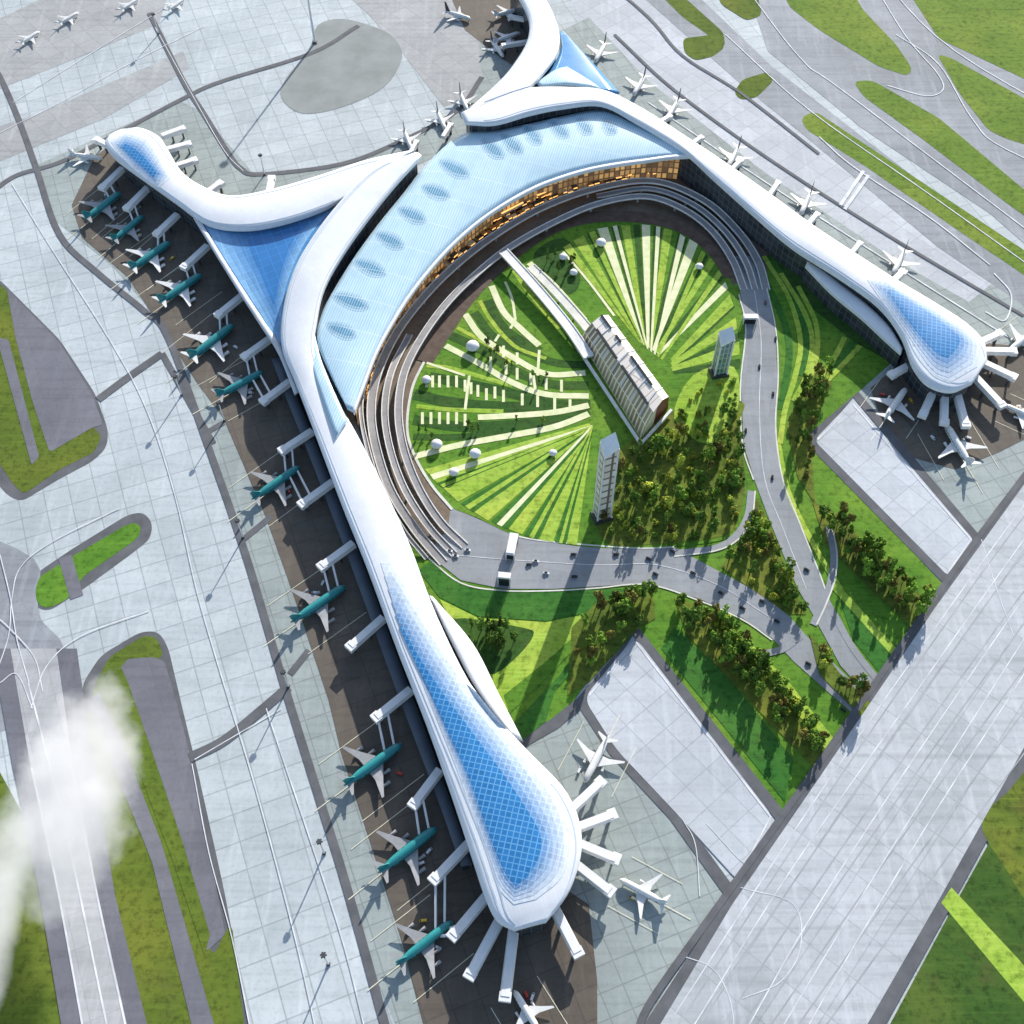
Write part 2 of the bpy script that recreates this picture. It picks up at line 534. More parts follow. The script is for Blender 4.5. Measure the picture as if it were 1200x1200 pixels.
def drape(name, Lp, Rp, key, lift, mat, parent, n=5, m=8, thick=0.5):
    """thin glazed part that follows the roof it lies on"""
    L, Rr = catmull(Lp, n), catmull(Rp, n)
    rows = []
    for l, r in zip(L, Rr):
        row = []
        for j in range(m + 1):
            q = Vector(l).lerp(Vector(r), j / m)
            hit = BVH[key].ray_cast(EYE, ray(q.x, q.y).normalized())[0]
            if hit is None:
                hit = P(q.x, q.y, 42)
            row.append(hit + Vector((0, 0, lift)))
        rows.append(row)
    bm = solid_from_rows(rows, thick + lift * 0.5)
    return link(name, bm, mat, parent, smooth=False)

# ------------------------------------------------------------------ ground
def world_sheet(name, x0, y0, x1, y1, z, mat):
    bm = bmesh.new()
    bm.faces.new([bm.verts.new(p) for p in ((x0, y0, z), (x1, y0, z), (x1, y1, z), (x0, y1, z))])
    o = link(name, bm, mat)
    o['kind'] = 'structure'
    return o
world_sheet('ground', -14000, -9000, 14000, 19000, -0.3, M['grass_far'])
world_sheet('apron', -1700, -400, 1700, 2900, 0.0, M['apron'])
Z1, Z2, Z3, Z4, Z5, Z6 = 0.06, 0.12, 0.18, 0.24, 0.30, 0.36

# northeast apron (right of the arm)
sheet('apron_northeast', [(640, -60), (760, -60), (960, 130), (1320, 400), (1330, 470), (1060, 330), (720, 105)], M['apron_ne'], Z1)
# aircraft stands round the building
sheet('stand_paving', [(40, 195), (210, 118), (235, 130), (300, 207), (300, 300), (480, 640), (590, 860), (612, 872), (655, 845), (682, 825), (848, 1035), (846, 1055), (745, 1215), (470, 1215), (425, 1110), (385, 975), (340, 832), (287, 655), (243, 525), (195, 385), (130, 310), (60, 255)], M['stand'], Z1)
sheet('stand_paving', [(1003, 462), (1060, 415), (1165, 330), (1300, 400), (1300, 480), (1150, 632), (1138, 628)], M['stand'], Z2)
sheet('stand_paving', [(300, 207), (400, 192), (470, 165), (545, 125), (565, 90), (560, 40), (520, -30), (640, -40), (640, 80), (560, 160), (400, 235), (290, 260)], M['stand'], Z2)
sheet('stand_paving', [(690, 20), (760, 95), (900, 205), (1050, 305), (1190, 385), (1160, 420), (1060, 350), (850, 225), (730, 130), (650, 40)], M['stand'], Z2)
sheet('stand_paving', [(560, -40), (530, 0), (545, 35), (590, 70), (600, 76), (625, 40), (612, -40)], M['stand_shadow'], Z3)
sheet('stand_paving', [(128, 170), (110, 185), (84, 240), (96, 278), (150, 325), (190, 385), (232, 450), (262, 490), (312, 607), (345, 700), (385, 820), (400, 883), (437, 997), (470, 1100), (500, 1215), (700, 1215), (700, 1150), (690, 1060), (600, 1000), (480, 700), (380, 500), (320, 400), (240, 270), (180, 215)], M['stand_shadow'], Z3)  # dark sheet following the shadow of the left concourses and tip
sheet('stand_paving', [(1020, 455), (1035, 500), (1065, 535), (1120, 550), (1170, 530), (1230, 500), (1230, 410), (1140, 400), (1060, 420)], M['stand_shadow'], Z4)  # shadow below the right concourse tip, drawn as darker paving

# left infield with its grass
sheet('taxiway_shoulder', [(-60, 300), (0, 328), (70, 398), (112, 462), (127, 505), (125, 525), (108, 541), (70, 561), (25, 588), (8, 580), (-40, 520)], M['lane'], Z1, rnd=10)
sheet('infield_grass', [(-60, 300), (0, 333), (12, 345), (50, 425), (70, 500), (110, 500), (119, 512), (110, 530), (70, 550), (28, 579), (16, 568), (-50, 470)], M['grass_olive'], Z2, rnd=6)
sheet('infield_asphalt', [(8, 338), (70, 402), (108, 462), (121, 498), (110, 500), (58, 530), (38, 470), (18, 395)], M['asphalt'], Z3, rnd=5)
sheet('infield_path', [(-4, 395), (10, 398), (46, 535), (37, 545)], M['asphalt'], Z4, rnd=3)
# island
sheet('taxiway_shoulder', [(38, 695), (42, 672), (85, 643), (150, 603), (168, 600), (179, 613), (176, 632), (150, 652), (98, 690), (58, 716), (42, 712)], M['lane'], Z1, rnd=10)
sheet('island_grass', [(41, 693), (46, 676), (88, 650), (148, 615), (160, 612), (166, 620), (160, 632), (98, 675), (78, 703), (56, 713), (44, 708)], M['grass'], Z2, rnd=7)
line('island_path', [(76, 652), (90, 700)], M['asphalt'], Z3, 13)
# lower left infield
sheet('taxiway_shoulder', [(96, 802), (118, 768), (165, 740), (186, 740), (197, 758), (215, 835), (232, 905), (262, 1040), (295, 1215), (130, 1215), (100, 900)], M['lane'], Z1, rnd=12)
sheet('infield_grass', [(112, 800), (128, 770), (168, 745), (183, 746), (192, 768), (180, 775), (150, 815), (200, 1000), (250, 1120), (265, 1090), (272, 1085), (288, 1215), (178, 1215), (135, 1000), (100, 850)], M['grass_olive'], Z2, rnd=8)
sheet('infield_asphalt', [(126, 800), (150, 772), (180, 770), (193, 775), (210, 835), (228, 905), (264, 1095), (242, 1115), (205, 1000), (170, 880), (146, 800)], M['asphalt'], Z3, rnd=4)
sheet('infield_grass', [(126, 796), (142, 782), (150, 800), (178, 880), (215, 990), (246, 1095), (240, 1120), (203, 1010), (163, 905)], M['grass_olive'], Z4)
sheet('infield_path', [(100, 820), (116, 812), (140, 860), (190, 990), (255, 1215), (228, 1215), (178, 1010), (126, 880)], M['asphalt'], Z4)
# left runway
sheet('infield_grass', [(-80, 900), (0, 905), (30, 960), (60, 1080), (78, 1215), (-80, 1215)], M['grass_olive'], Z1)
sheet('infield_grass', [(100, 850), (120, 880), (150, 960), (215, 1215), (165, 1215), (130, 1050)], M['grass_olive'], Z4)
sheet('runway_shoulder', [(-10, 760), (90, 760), (110, 900), (135, 1050), (176, 1215), (74, 1215), (45, 1040), (15, 900)], M['asphalt'], Z5)
sheet('left_runway', [(12, 760), (66, 760), (86, 900), (115, 1050), (152, 1215), (98, 1215), (68, 1050), (36, 900)], M['runway_left'], Z6)
lines('runway_marking', [[(33, 800), (55, 885), (80, 985), (128, 1215)], [(37, 900), (69, 1050), (99, 1215)], [(86, 905), (114, 1050), (150, 1215)]], M['line'], 0.45, 1.6)
# taxi crossing, far left
sheet('taxiway_asphalt', [(-60, 640), (40, 655), (45, 720), (75, 760), (60, 830), (-60, 850)], M['taxi'], Z1, smooth=4)
lines('taxiway_marking', [[(0, 650), (12, 700), (20, 750), (34, 800)], [(-5, 790), (10, 745), (14, 700), (24, 665), (60, 635), (140, 595)],
      [(36, 830), (55, 780), (95, 745), (175, 715)], [(-8, 720), (10, 735), (40, 770), (50, 810)], [(0, 800), (20, 790), (38, 830)]], M['line'], 0.5, 1.0)

# far left apron: lanes and lines
lines('service_lane', [[(-20, 60), (0, 90), (22, 140), (42, 195)], [(42, 195), (70, 275), (115, 320), (170, 365), (197, 395), (243, 520), (288, 650), (325, 775), (343, 835), (382, 960), (408, 1045), (455, 1215)],
      [(175, 15), (190, 45), (215, 95), (240, 135), (268, 180), (282, 197), (305, 204), (400, 192), (470, 165), (535, 130), (565, 90)],
      [(-10, 225), (20, 205), (70, 190), (130, 160), (215, 115), (260, 95), (365, 62), (420, 30)]], M['lane'], Z5, 7.5)
lines('service_lane', [[(115, 468), (150, 442), (190, 414)], [(222, 888), (262, 868), (303, 835), (338, 805)]], M['lane'], Z5, 10)
lines('service_lane', [[(190, 414), (250, 520)], [(262, 495), (240, 508)], [(318, 605), (285, 632)], [(340, 790), (362, 762)]], M['lane'], Z4, 7)
lines('taxiway_marking', [[(14, 215), (60, 290), (130, 400), (172, 480), (205, 580), (230, 690), (262, 800), (300, 925), (345, 1095), (372, 1215)],
      [(182, 32), (222, 105), (262, 175), (285, 200)],
      [(0, 155), (70, 120), (150, 75), (240, 30)], [(15, 120), (110, 60), (200, 5)],
      [(225, 895), (245, 1000), (272, 1100), (295, 1215)], [(228, 890), (330, 830)], [(312, 830), (395, 1080), (430, 1215)]], M['line'], 0.4, 0.9)
sheet('apron_band', [(-40, 40), (110, -30), (205, -30), (186, 28), (90, 68), (-40, 120)], M['band'], Z1)
sheet('apron_band', [(-40, 160), (40, 135), (180, 75), (215, 60), (222, 80), (120, 140), (-40, 205)], M['band'], Z1)
sheet('apron_band', [(380, -30), (520, -30), (545, 30), (600, 76), (560, 110), (520, 125), (470, 60), (430, 15)], M['band'], Z1)
sheet('worn_infield', [(330, 115), (335, 92), (362, 58), (372, 30), (400, 22), (440, 32), (462, 45), (471, 68), (450, 102), (402, 125), (355, 133)], M['gravel_oval'], Z2, smooth=4)

# fields, top right
sheet('taxiway_asphalt', [(690, -60), (760, -60), (905, 78), (1010, 160), (1320, 400), (1320, 440), (1100, 290), (950, 165), (870, 100)], M['taxi'], Z2)
sheet('taxiway_asphalt', [(860, -60), (1320, -60), (1320, 390), (1160, 250), (1010, 150), (900, 60)], M['taxi'], Z1 + 0.03)
FIELDS = [[(905, -40), (985, -40), (1010, 10), (1050, 52), (1069, 80), (1064, 89), (1030, 78), (960, 35), (925, 8)],
          [(1045, -40), (1330, -40), (1330, 170), (1200, 92), (1100, 45)],
          [(1098, 63), (1115, 68), (1200, 115), (1300, 170), (1300, 200), (1178, 162), (1158, 152), (1125, 110)],
          [(1000, 95), (1022, 94), (1100, 138), (1200, 222), (1330, 320), (1330, 345), (1180, 238), (1080, 162), (1012, 113)],
          [(938, 138), (955, 130), (1050, 193), (1200, 293), (1330, 385), (1330, 410), (1120, 268), (1010, 192), (945, 152)],
          [(800, 45), (840, 40), (850, 55), (836, 66), (815, 71), (802, 62)], [(860, 108), (870, 93), (900, 84), (907, 94), (887, 114), (868, 117)],
          [(770, -40), (800, -5), (848, 38), (850, 55), (800, 20), (740, -40)], [(830, -40), (880, -40), (893, 18), (875, 24), (845, 5)]]
for f in FIELDS[:5]:
    sheet('field_grass', f, M['grass_far'], Z3, rnd=8)
for f in FIELDS[5:]:
    sheet('field_grass', f, M['grass_olive'], Z3, rnd=6)
lines('taxiway_marking', [[(1012, -40), (1060, 40), (1098, 85), (1105, 105), (1085, 112), (1040, 100)], [(1050, 40), (1100, 75), (1140, 140), (1180, 175), (1330, 240)],
      [(1020, -40), (1120, 60), (1330, 180)], [(870, -20), (940, 70), (1000, 115), (1330, 365)], [(850, 40), (950, 130), (1100, 235), (1330, 400)]], M['line'], 0.4, 1.4)
lines('service_lane', [[(720, 40), (790, 105), (900, 185), (1040, 275), (1200, 370)], [(690, -40), (760, 20), (800, 65), (870, 110), (960, 180)]], M['lane'], 0.42, 4.5)
lines('apron_marking', [[(990, 245), (1018, 205)], [(985, 240), (1012, 200)]], M['line'], 0.45, 4.5)
lines('apron_marking', [[(1165, 320), (1185, 345), (1178, 375), (1155, 365)], [(760, 120), (900, 215), (1060, 318), (1190, 400)], [(960, 160), (1000, 195), (1090, 255), (1160, 310)]], M['line'], 0.45, 1.6)

# central green
sheet('lawn', [(430, 540), (480, 660), (540, 755), (612, 872), (655, 845), (688, 800), (745, 742), (915, 955), (1108, 688), (952, 522), (1003, 462), (1045, 425), (1010, 370), (900, 290), (800, 180), (600, 240), (480, 360)], M['grass'], Z2)
# light aprons with their dark lane
lines('service_lane', [[(608, 872), (650, 848), (682, 822), (745, 740), (915, 957)], [(682, 822), (720, 880), (790, 955), (855, 1045)],
      [(948, 516), (1003, 462), (1145, 632)], [(948, 516), (1112, 682)]], M['lane'], Z4, 11, 1)
sheet('apron_panel', [(684, 818), (744, 746), (908, 960), (868, 1036), (790, 950), (722, 878)], M['apron_ne'], Z5, rnd=14)
sheet('apron_panel', [(954, 516), (1000, 468), (1142, 634), (1112, 676)], M['apron_ne'], Z5, rnd=8)
lines('apron_marking', [[(690, 815), (745, 752), (903, 957), (866, 1028)], [(958, 515), (1000, 474), (1138, 632), (1112, 670)]], M['line'], 0.42, 2.0, 1)
lines('apron_marking', [[(820, 1050), (815, 990), (800, 960)], [(828, 965), (870, 1010), (884, 1012)]], M['line'], 0.42, 0.8)
# diagonal runway
sheet('runway_shoulder', [(1330, 385), (1200, 553), (1090, 705), (940, 925), (850, 1055), (745, 1215), (1030, 1215), (1110, 1070), (1200, 905), (1330, 660)], M['lane'], 0.55)
sheet('diagonal_runway', [(1330, 400), (1200, 568), (1096, 712), (946, 932), (858, 1060), (765, 1215), (1008, 1215), (1100, 1055), (1200, 876), (1330, 635)], M['runway'], 0.6)
lines('runway_marking', [[(1330, 455), (1200, 632), (1060, 830), (920, 1030), (805, 1215)], [(1330, 512), (1200, 700), (1050, 920), (950, 1075), (870, 1215)], [(1330, 580), (1200, 790), (1100, 945), (1000, 1110), (940, 1215)],
      [(1330, 420), (1200, 592), (1100, 730), (950, 945), (790, 1190)], [(1330, 548), (1180, 780), (1010, 1050), (910, 1215)]], M['line'], 0.66, 1.0)
lines('runway_joint', [[(1330 + d * 0.9, 400 + d), (1200 + d * 0.5, 568 + d * 1.05), (1096 + d * 0.42, 712 + d * 1.07), (946 + d * 0.36, 932 + d * 1.08), (765 + d * 0.3, 1215 + d)] for d in (22, 48, 75, 98, 130, 160, 190)], M['joint'], 0.64, 1.1)
lines('taxiway_marking', [[(1150, 632), (1168, 690), (1188, 745)], [(868, 1040), (930, 1060), (938, 1110), (915, 1150), (870, 1170)], [(800, 1120), (835, 1135), (855, 1170), (862, 1215)]], M['line'], 0.68, 0.8)
lines('service_lane', [[(745, 1215), (765, 1170), (850, 1050), (935, 930), (1110, 680), (1200, 558), (1330, 388)]], M['lane'], 0.7, 6)
# grass beyond the runway
sheet('field_grass', [(1035, 1215), (1112, 1072), (1205, 905), (1330, 670), (1330, 1215)], M['grass_field'], 0.57)
sheet('field_grass', [(1150, 960), (1200, 905), (1330, 700), (1330, 1215), (1260, 1130), (1215, 1075), (1180, 1020)], M['soil'], 0.585, smooth=4)
sheet('mown_strip', [(1103, 1058), (1115, 1040), (1330, 1270), (1330, 1330)], M['grass_lime'], 0.6)

# ------------------------------------------------------------------ ring of roads and forecourt
GARDEN = [(478, 500), (484, 455), (500, 420), (520, 388), (545, 356), (575, 325), (610, 295), (650, 272), (700, 260), (760, 262), (803, 272), (835, 295), (855, 325), (864, 365), (868, 420), (866, 500),
          (874, 560), (868, 605), (850, 632), (760, 642), (690, 641), (640, 634), (600, 626), (560, 607), (525, 592), (500, 562), (484, 532)]
sheet('forecourt', [(412, 478), (440, 410), (480, 340), (530, 280), (600, 222), (700, 186), (805, 176), (850, 222), (900, 275), (898, 330), (866, 330), (700, 420), (560, 605), (540, 640), (505, 655), (480, 625), (440, 560)], M['road_dark'], Z4)
sheet('road', [(500, 648), (525, 620), (528, 594), (560, 608), (600, 626), (640, 633), (740, 641), (790, 641), (840, 668), (890, 695), (925, 722), (945, 745), (1000, 800), (1036, 838), (1018, 852), (975, 815), (930, 775), (905, 748), (870, 724), (820, 702), (760, 683), (700, 687), (650, 690), (590, 690), (540, 680)], M['road'], Z5)
sheet('road', [(862, 300), (868, 345), (875, 385), (869, 450), (871, 520), (884, 562), (900, 605), (918, 650), (935, 690), (948, 712), (985, 780), (1030, 830), (1040, 815), (1000, 755), (968, 695), (958, 668), (935, 610), (916, 560), (908, 500), (911, 440), (908, 385), (898, 335), (885, 300)], M['road'], Z5 + 0.03)
lines('road_edge', [[(500, 652), (540, 683), (590, 692), (650, 692), (700, 689), (760, 685), (820, 704), (870, 726), (905, 750)], [(898, 335), (909, 385), (912, 440), (909, 500), (917, 560), (936, 610), (959, 668), (969, 696)],
      [(866, 345), (874, 385), (868, 450), (870, 520), (883, 562)], [(600, 627), (640, 634), (740, 642), (790, 641)]], M['curb'], 0.42, 1.6)
lines('lane_marking', [[(530, 650), (600, 656), (700, 662), (770, 662), (840, 685), (900, 722)], [(884, 340), (892, 400), (890, 480), (896, 560), (918, 620), (945, 690)]], M['line'], 0.42, 0.7)
lines('slip_road', [[(971, 617), (977, 650), (974, 680), (964, 708), (953, 732)], [(938, 745), (918, 760), (896, 766)], [(880, 575), (876, 605), (862, 628), (838, 642), (790, 648)], [(978, 720), (1000, 760), (1035, 805)]], M['road'], 0.44, 7)
lines('slip_road_edge', [[(975, 617), (981, 650), (978, 680), (968, 708), (957, 732)], [(885, 575), (881, 607), (866, 631), (840, 645), (790, 652)]], M['curb'], 0.48, 1.6)

garden = sheet('garden_lawn', GARDEN, M['grass'], Z6, smooth=4)
# retaining kerb of the garden
line('garden_kerb', [(530, 597), (505, 567), (485, 532), (477, 500), (483, 455), (499, 420)], M['curb'], 0.5, 3.0)
line('garden_wall', [(497, 424), (520, 388), (545, 352), (575, 320), (610, 290), (650, 266), (700, 254), (760, 256), (803, 268), (838, 294), (858, 324)], M['wall_brown'], 0.52, 20)  # flat band for the sunken brown wall, its shade put into the colour

def wedge(name, a0, b0, a1, b1, mat, z):
    sheet(name, [a0, b0, b1, a1], mat, z)
F0 = (750, 415)
# fan of planting on the far side: from the station towards the wall
fan = [((672, 282), (684, 276)), ((700, 268), (712, 266)), ((728, 264), (738, 264)), ((752, 263), (762, 264)), ((778, 267), (788, 270)), ((808, 280), (818, 286)), ((832, 302), (838, 308)), ((850, 330), (853, 338))]
for i, (a, b) in enumerate(fan):
    sheet('planting_strip', [a, b, (752 + i * 3, 402 + i * 2), (749 + i * 3, 400 + i * 2)], M['path'] if i % 2 else M['grass_lime'], 0.44)
for i, (a, b) in enumerate([((660, 290), (668, 285)), ((690, 273), (697, 270)), ((718, 265), (723, 264)), ((769, 265), (774, 266)), ((797, 274), (803, 278)), ((822, 293), (827, 297)), ((842, 316), (846, 322))]):
    sheet('planting_strip', [a, b, (752 + i * 4, 404 + i * 3), (750 + i * 4, 402 + i * 3)], M['path'] if i in (2, 3, 4) else M['grass_lime'], 0.46)
for i, (a, b) in enumerate([((858, 350), (861, 360)), ((865, 390), (867, 400)), ((868, 420), (867, 432))]):
    sheet('planting_strip', [a, b, (790, 428 + i * 5), (788, 424 + i * 5)], M['grass_hedge'], 0.44)
dark_fan = [((688, 274), (698, 269)), ((716, 266), (725, 264)), ((742, 263), (750, 263)), ((766, 265), (776, 267)), ((795, 273), (806, 279)), ((822, 292), (830, 300)), ((843, 318), (848, 326))]
for i, (a, b) in enumerate(dark_fan):
    sheet('planting_strip', [a, b, (753 + i * 3, 403 + i * 2), (750 + i * 3, 401 + i * 2)], M['grass_hedge'], 0.42)
for i, (a, b) in enumerate([((855, 345), (860, 358)), ((862, 372), (864, 385)), ((866, 400), (867, 415))]):
    sheet('planting_strip', [a, b, (788, 425 + i * 5), (786, 420 + i * 5)], M['grass_lime'], 0.44)
# dark planted beds, left half of the garden
for w, pts in ((15, [(570, 352), (585, 380), (606, 398), (632, 412)]), (11, [(556, 366), (580, 396), (616, 412), (652, 425), (690, 428)]), (13, [(528, 393), (565, 410), (603, 434), (645, 450), (690, 452)]),
               (14, [(503, 441), (548, 450), (600, 461), (645, 473), (692, 474)]), (15, [(485, 462), (520, 470), (560, 475), (610, 477), (680, 478)]), (14, [(484, 492), (540, 500), (600, 498), (650, 492), (690, 481)]), (9, [(484, 512), (540, 512), (600, 504)])):
    line('planted_bed', pts, M['grass_hedge'], 0.42, w)
for w, pts in ((6, [(500, 428), (530, 432), (562, 441), (600, 452)]), (5, [(536, 384), (570, 403), (600, 424)]), (6, [(488, 476), (530, 480), (590, 482)]), (5, [(562, 352), (576, 376), (604, 406), (640, 420)]), (6, [(610, 322), (640, 350), (668, 380)]), (6, [(600, 314), (622, 345), (655, 385)])):
    line('planting_strip', pts, M['grass_lime'], 0.43, w)
sheet('planted_bed', [(625, 300), (650, 280), (672, 288), (680, 330), (665, 345), (640, 330)], M['grass_hedge'], 0.42, smooth=4)
lines('garden_path', [[(545, 368), (565, 395), (600, 418), (640, 438), (686, 437)], [(522, 405), (560, 425), (600, 448), (640, 462), (690, 464)], [(576, 335), (590, 365), (610, 385), (632, 405)],
      [(560, 489), (600, 487), (650, 483), (690, 475)], [(485, 535), (540, 521), (600, 510), (650, 500), (690, 485)], [(620, 308), (650, 335), (685, 375)]], M['path'], 0.5, 8.0)
lines('garden_path', [[(592, 330), (600, 350), (604, 375)], [(604, 375), (598, 385)], [(630, 440), (632, 410)], [(585, 392), (580, 400)], [(660, 295), (690, 330), (720, 370)], [(545, 480), (550, 440)], [(628, 462), (625, 440)], [(500, 425), (545, 440)]], M['path'], 0.5, 3.2)
for x, y in ((515, 447), (525, 447), (535, 447), (545, 452), (552, 455), (495, 490), (505, 490), (515, 490), (525, 490), (535, 490), (570, 462), (590, 464), (612, 468), (575, 425), (593, 432), (606, 438), (622, 444), (640, 450), (658, 452), (630, 470), (650, 473), (668, 475), (500, 447), (507, 447), (545, 492), (590, 412), (606, 420), (560, 458), (580, 460)):
    line('garden_path', [(x, y - 7), (x, y + 7)], M['path'], 0.5, 3.2, smooth=False)
# sweeping lime and dark stripes on the lower garden lawn
for i, (a, b) in enumerate([((505, 560), (540, 545)), ((530, 588), (568, 560)), ((575, 608), (590, 590)), ((610, 625), (632, 600)), ((645, 632), (662, 600)), ((668, 638), (680, 605))]):
    pass
low = [((498, 550), (512, 566)), ((520, 572), (537, 588)), ((556, 600), (572, 610)), ((596, 620), (612, 626)), ((632, 632), (648, 635)), ((664, 637), (676, 639))]
for i, (a, b) in enumerate(low):
    sheet('planting_strip', [a, b, (694, 500 + i), (690, 496 + i)], M['grass_lime'], 0.44)
low2 = [((512, 567), (520, 572)), ((540, 590), (555, 600)), ((575, 611), (594, 620)), ((614, 627), (630, 632)), ((650, 635), (663, 637))]
for i, (a, b) in enumerate(low2):
    sheet('planting_strip', [a, b, (695, 501 + i), (693, 499 + i)], M['grass_dark'], 0.44)
sheet('woodland_floor', [(700, 560), (745, 512), (790, 480), (868, 470), (866, 500), (873, 560), (867, 603), (848, 628), (760, 638), (705, 632)], M['soil'], 0.43, smooth=4)
sheet('grass_clearing', [(790, 490), (812, 440), (860, 430), (864, 480), (830, 520)], M['grass_lime'], 0.46, smooth=4)

for a, b in [((504, 556), (508, 562)), ((516, 568), (519, 571)), ((545, 593), (550, 597)), ((582, 614), (588, 617)), ((620, 629), (625, 631)), ((655, 636), (659, 637))]:
    sheet('planting_strip', [a, b, (695, 500), (694, 498)], M['path'] if a[0] in (504, 582) else M['grass_lime'], 0.46)
line('kerb_paving', [(426, 510), (422, 472), (430, 438), (446, 406), (468, 370), (498, 332), (530, 300)], M['line_y'], 0.5, 4.5)
# outer lawns
sheet('lawn_band', [(490, 668), (505, 657), (540, 685), (590, 694), (700, 691), (745, 690), (720, 712), (640, 728), (560, 722), (515, 700)], M['grass_dark'], Z4)
sheet('lawn_band', [(515, 702), (560, 724), (640, 729), (720, 713), (700, 735), (650, 775), (594, 835), (575, 800), (545, 760)], M['grass_lime'], Z4)
sheet('lawn_band', [(530, 725), (610, 735), (625, 745), (600, 775), (572, 790), (548, 760)], M['grass_hedge'], Z5, smooth=4)
sheet('lawn_band', [(590, 815), (640, 775), (685, 735), (690, 742), (650, 785), (597, 836)], M['grass'], Z5)
sheet('lawn_band', [(602, 848), (655, 792), (690, 748), (686, 770), (650, 810), (640, 845), (612, 868)], M['grass_dark'], Z5)
sheet('woodland_floor', [(670, 735), (700, 705), (765, 690), (768, 725), (745, 738), (690, 800), (665, 815)], M['soil'], Z5)
sheet('woodland_floor', [(790, 700), (835, 715), (880, 755), (920, 800), (970, 865), (960, 905), (905, 850), (850, 790), (805, 745)], M['soil'], Z5)
sheet('lawn_band', [(775, 760), (790, 735), (850, 790), (930, 890), (920, 940)], M['grass_dark'], Z4)
sheet('lawn_band', [(850, 735), (862, 735), (925, 800), (985, 875), (975, 888), (915, 812)], M['grass_lime'], 0.42)
sheet('woodland_floor', [(952, 588), (975, 598), (1035, 655), (1098, 715), (1078, 745), (1020, 690), (968, 640)], M['soil'], Z5)
sheet('lawn_band', [(978, 680), (1060, 770), (1054, 778), (975, 690)], M['grass_lime'], Z5)
sheet('lawn_band', [(980, 690), (1052, 778), (1040, 800), (1000, 750)], M['grass_dark'], Z4)
sheet('woodland_floor', [(885, 580), (900, 610), (930, 690), (945, 720), (925, 720), (880, 690), (845, 665), (868, 630)], M['soil'], Z5 - 0.03)
sheet('woodland_floor', [(948, 740), (985, 790), (1035, 838), (1015, 845), (960, 790)], M['soil'], 0.5)
sheet('woodland_floor', [(940, 440), (972, 430), (975, 450), (950, 500), (955, 590), (935, 560), (922, 500)], M['soil'], Z5)
lines('lawn_stripe', [[(895, 300), (925, 350), (938, 400), (932, 440), (920, 480), (914, 520)], [(915, 320), (942, 365), (952, 400), (945, 440), (930, 470)], [(935, 335), (955, 375), (958, 410), (950, 440)], [(990, 395), (975, 425), (960, 450)],
      [(1008, 405), (985, 430), (970, 445)], [(912, 520), (925, 580), (960, 650), (985, 690)]], M['grass_lime'], Z5, 6)
lines('lawn_stripe', [[(880, 300), (912, 360), (925, 410), (915, 480)], [(905, 305), (933, 355), (946, 400), (938, 440)], [(1000, 400), (980, 428), (965, 448)]], M['grass_dark'], Z4, 8)
sheet('lawn_band', [(880, 290), (900, 285), (960, 330), (1050, 412), (1045, 425), (1000, 400), (950, 360)], M['grass_hedge'], Z3)

# elevated ring decks
def deck(pts, w, z, name='elevated_road'):
    px = catmull(pts, 7)
    n = len(px)
    wp = []
    for i, p in enumerate(px):
        t = i / (n - 1)
        zz = z * min(1.0, t * 5, (1 - t) * 5) + 0.7
        wp.append(P(p.x, p.y, zz))
    bm = bmesh.new()
    rows = []
    for i, p in enumerate(wp):
        d = wp[min(n - 1, i + 1)] - wp[max(0, i - 1)]
        d.z = 0
        d.normalize()
        nr = Vector((-d.y, d.x, 0))
        prof = ((-w / 2, 0.9), (-w / 2, -1.0), (w / 2, -1.0), (w / 2, 0.9), (w / 2 - 1.0, 0.9), (w / 2 - 1.0, 0), (-w / 2 + 1.0, 0), (-w / 2 + 1.0, 0.9))
        rows.append([bm.verts.new(p + nr * a + Vector((0, 0, b))) for a, b in prof])
    for i in range(n - 1):
        for k in range(8):
            f = bm.faces.new((rows[i][k], rows[i][(k + 1) % 8], rows[i + 1][(k + 1) % 8], rows[i + 1][k]))
            f.material_index = 1 if k in (0, 2, 3, 4, 6, 7) else (0 if k == 5 else 2)
    bm.faces.new(rows[0])
    bm.faces.new(rows[-1][::-1])
    for i in range(6, n - 6, 7):        # piers
        p = wp[i]
        if p.z > 4:
            tube(bm, (p.x, p.y, 0), (p.x, p.y, p.z - 1.0), 1.6, seg=8)
    o = link(name, bm, [M['deck'], M['parapet'], M['under']])
    o['kind'] = 'structure'
    return o
DO = [(520, 660), (488, 622), (458, 575), (441, 525), (435, 480), (443, 436), (466, 388), (502, 342), (543, 303), (588, 270), (638, 242), (698, 221), (765, 212), (824, 234), (864, 270), (888, 306), (898, 340)]
DI = [(545, 640), (515, 610), (490, 570), (473, 525), (467, 480), (474, 436), (494, 396), (523, 356), (558, 321), (597, 290), (648, 261), (700, 239), (755, 230), (797, 243), (832, 268), (858, 304), (872, 340)]
DM = [((a[0] + b[0]) / 2, (a[1] + b[1]) / 2) for a, b in zip(DO, DI)]
deck(DO, 10, 11)
deck(DI, 9, 9)
deck(DM[:7], 8, 7)
deck(DM[11:], 8, 7)
deck([(500, 655), (472, 620), (446, 572), (430, 522), (423, 478), (430, 442), (448, 408)], 5, 14, 'forecourt_kerb')

# ------------------------------------------------------------------ terminal
term = empty('airport_terminal', P(520, 300, 0))
tag(term, 'huge white terminal with long curved concourses and blue glass roofs around a garden', 'airport terminal')
TI = Matrix.Translation(-Vector(term.location))
class Par:                                  # roofs are traced in world metres; shift into the empty's frame
    pass
_link = link
def tlink_fix(o):
    o.data.transform(TI)
    return o
def troof(*a, **k):
    o, rows = roof(*a, **k)
    return tlink_fix(o), rows

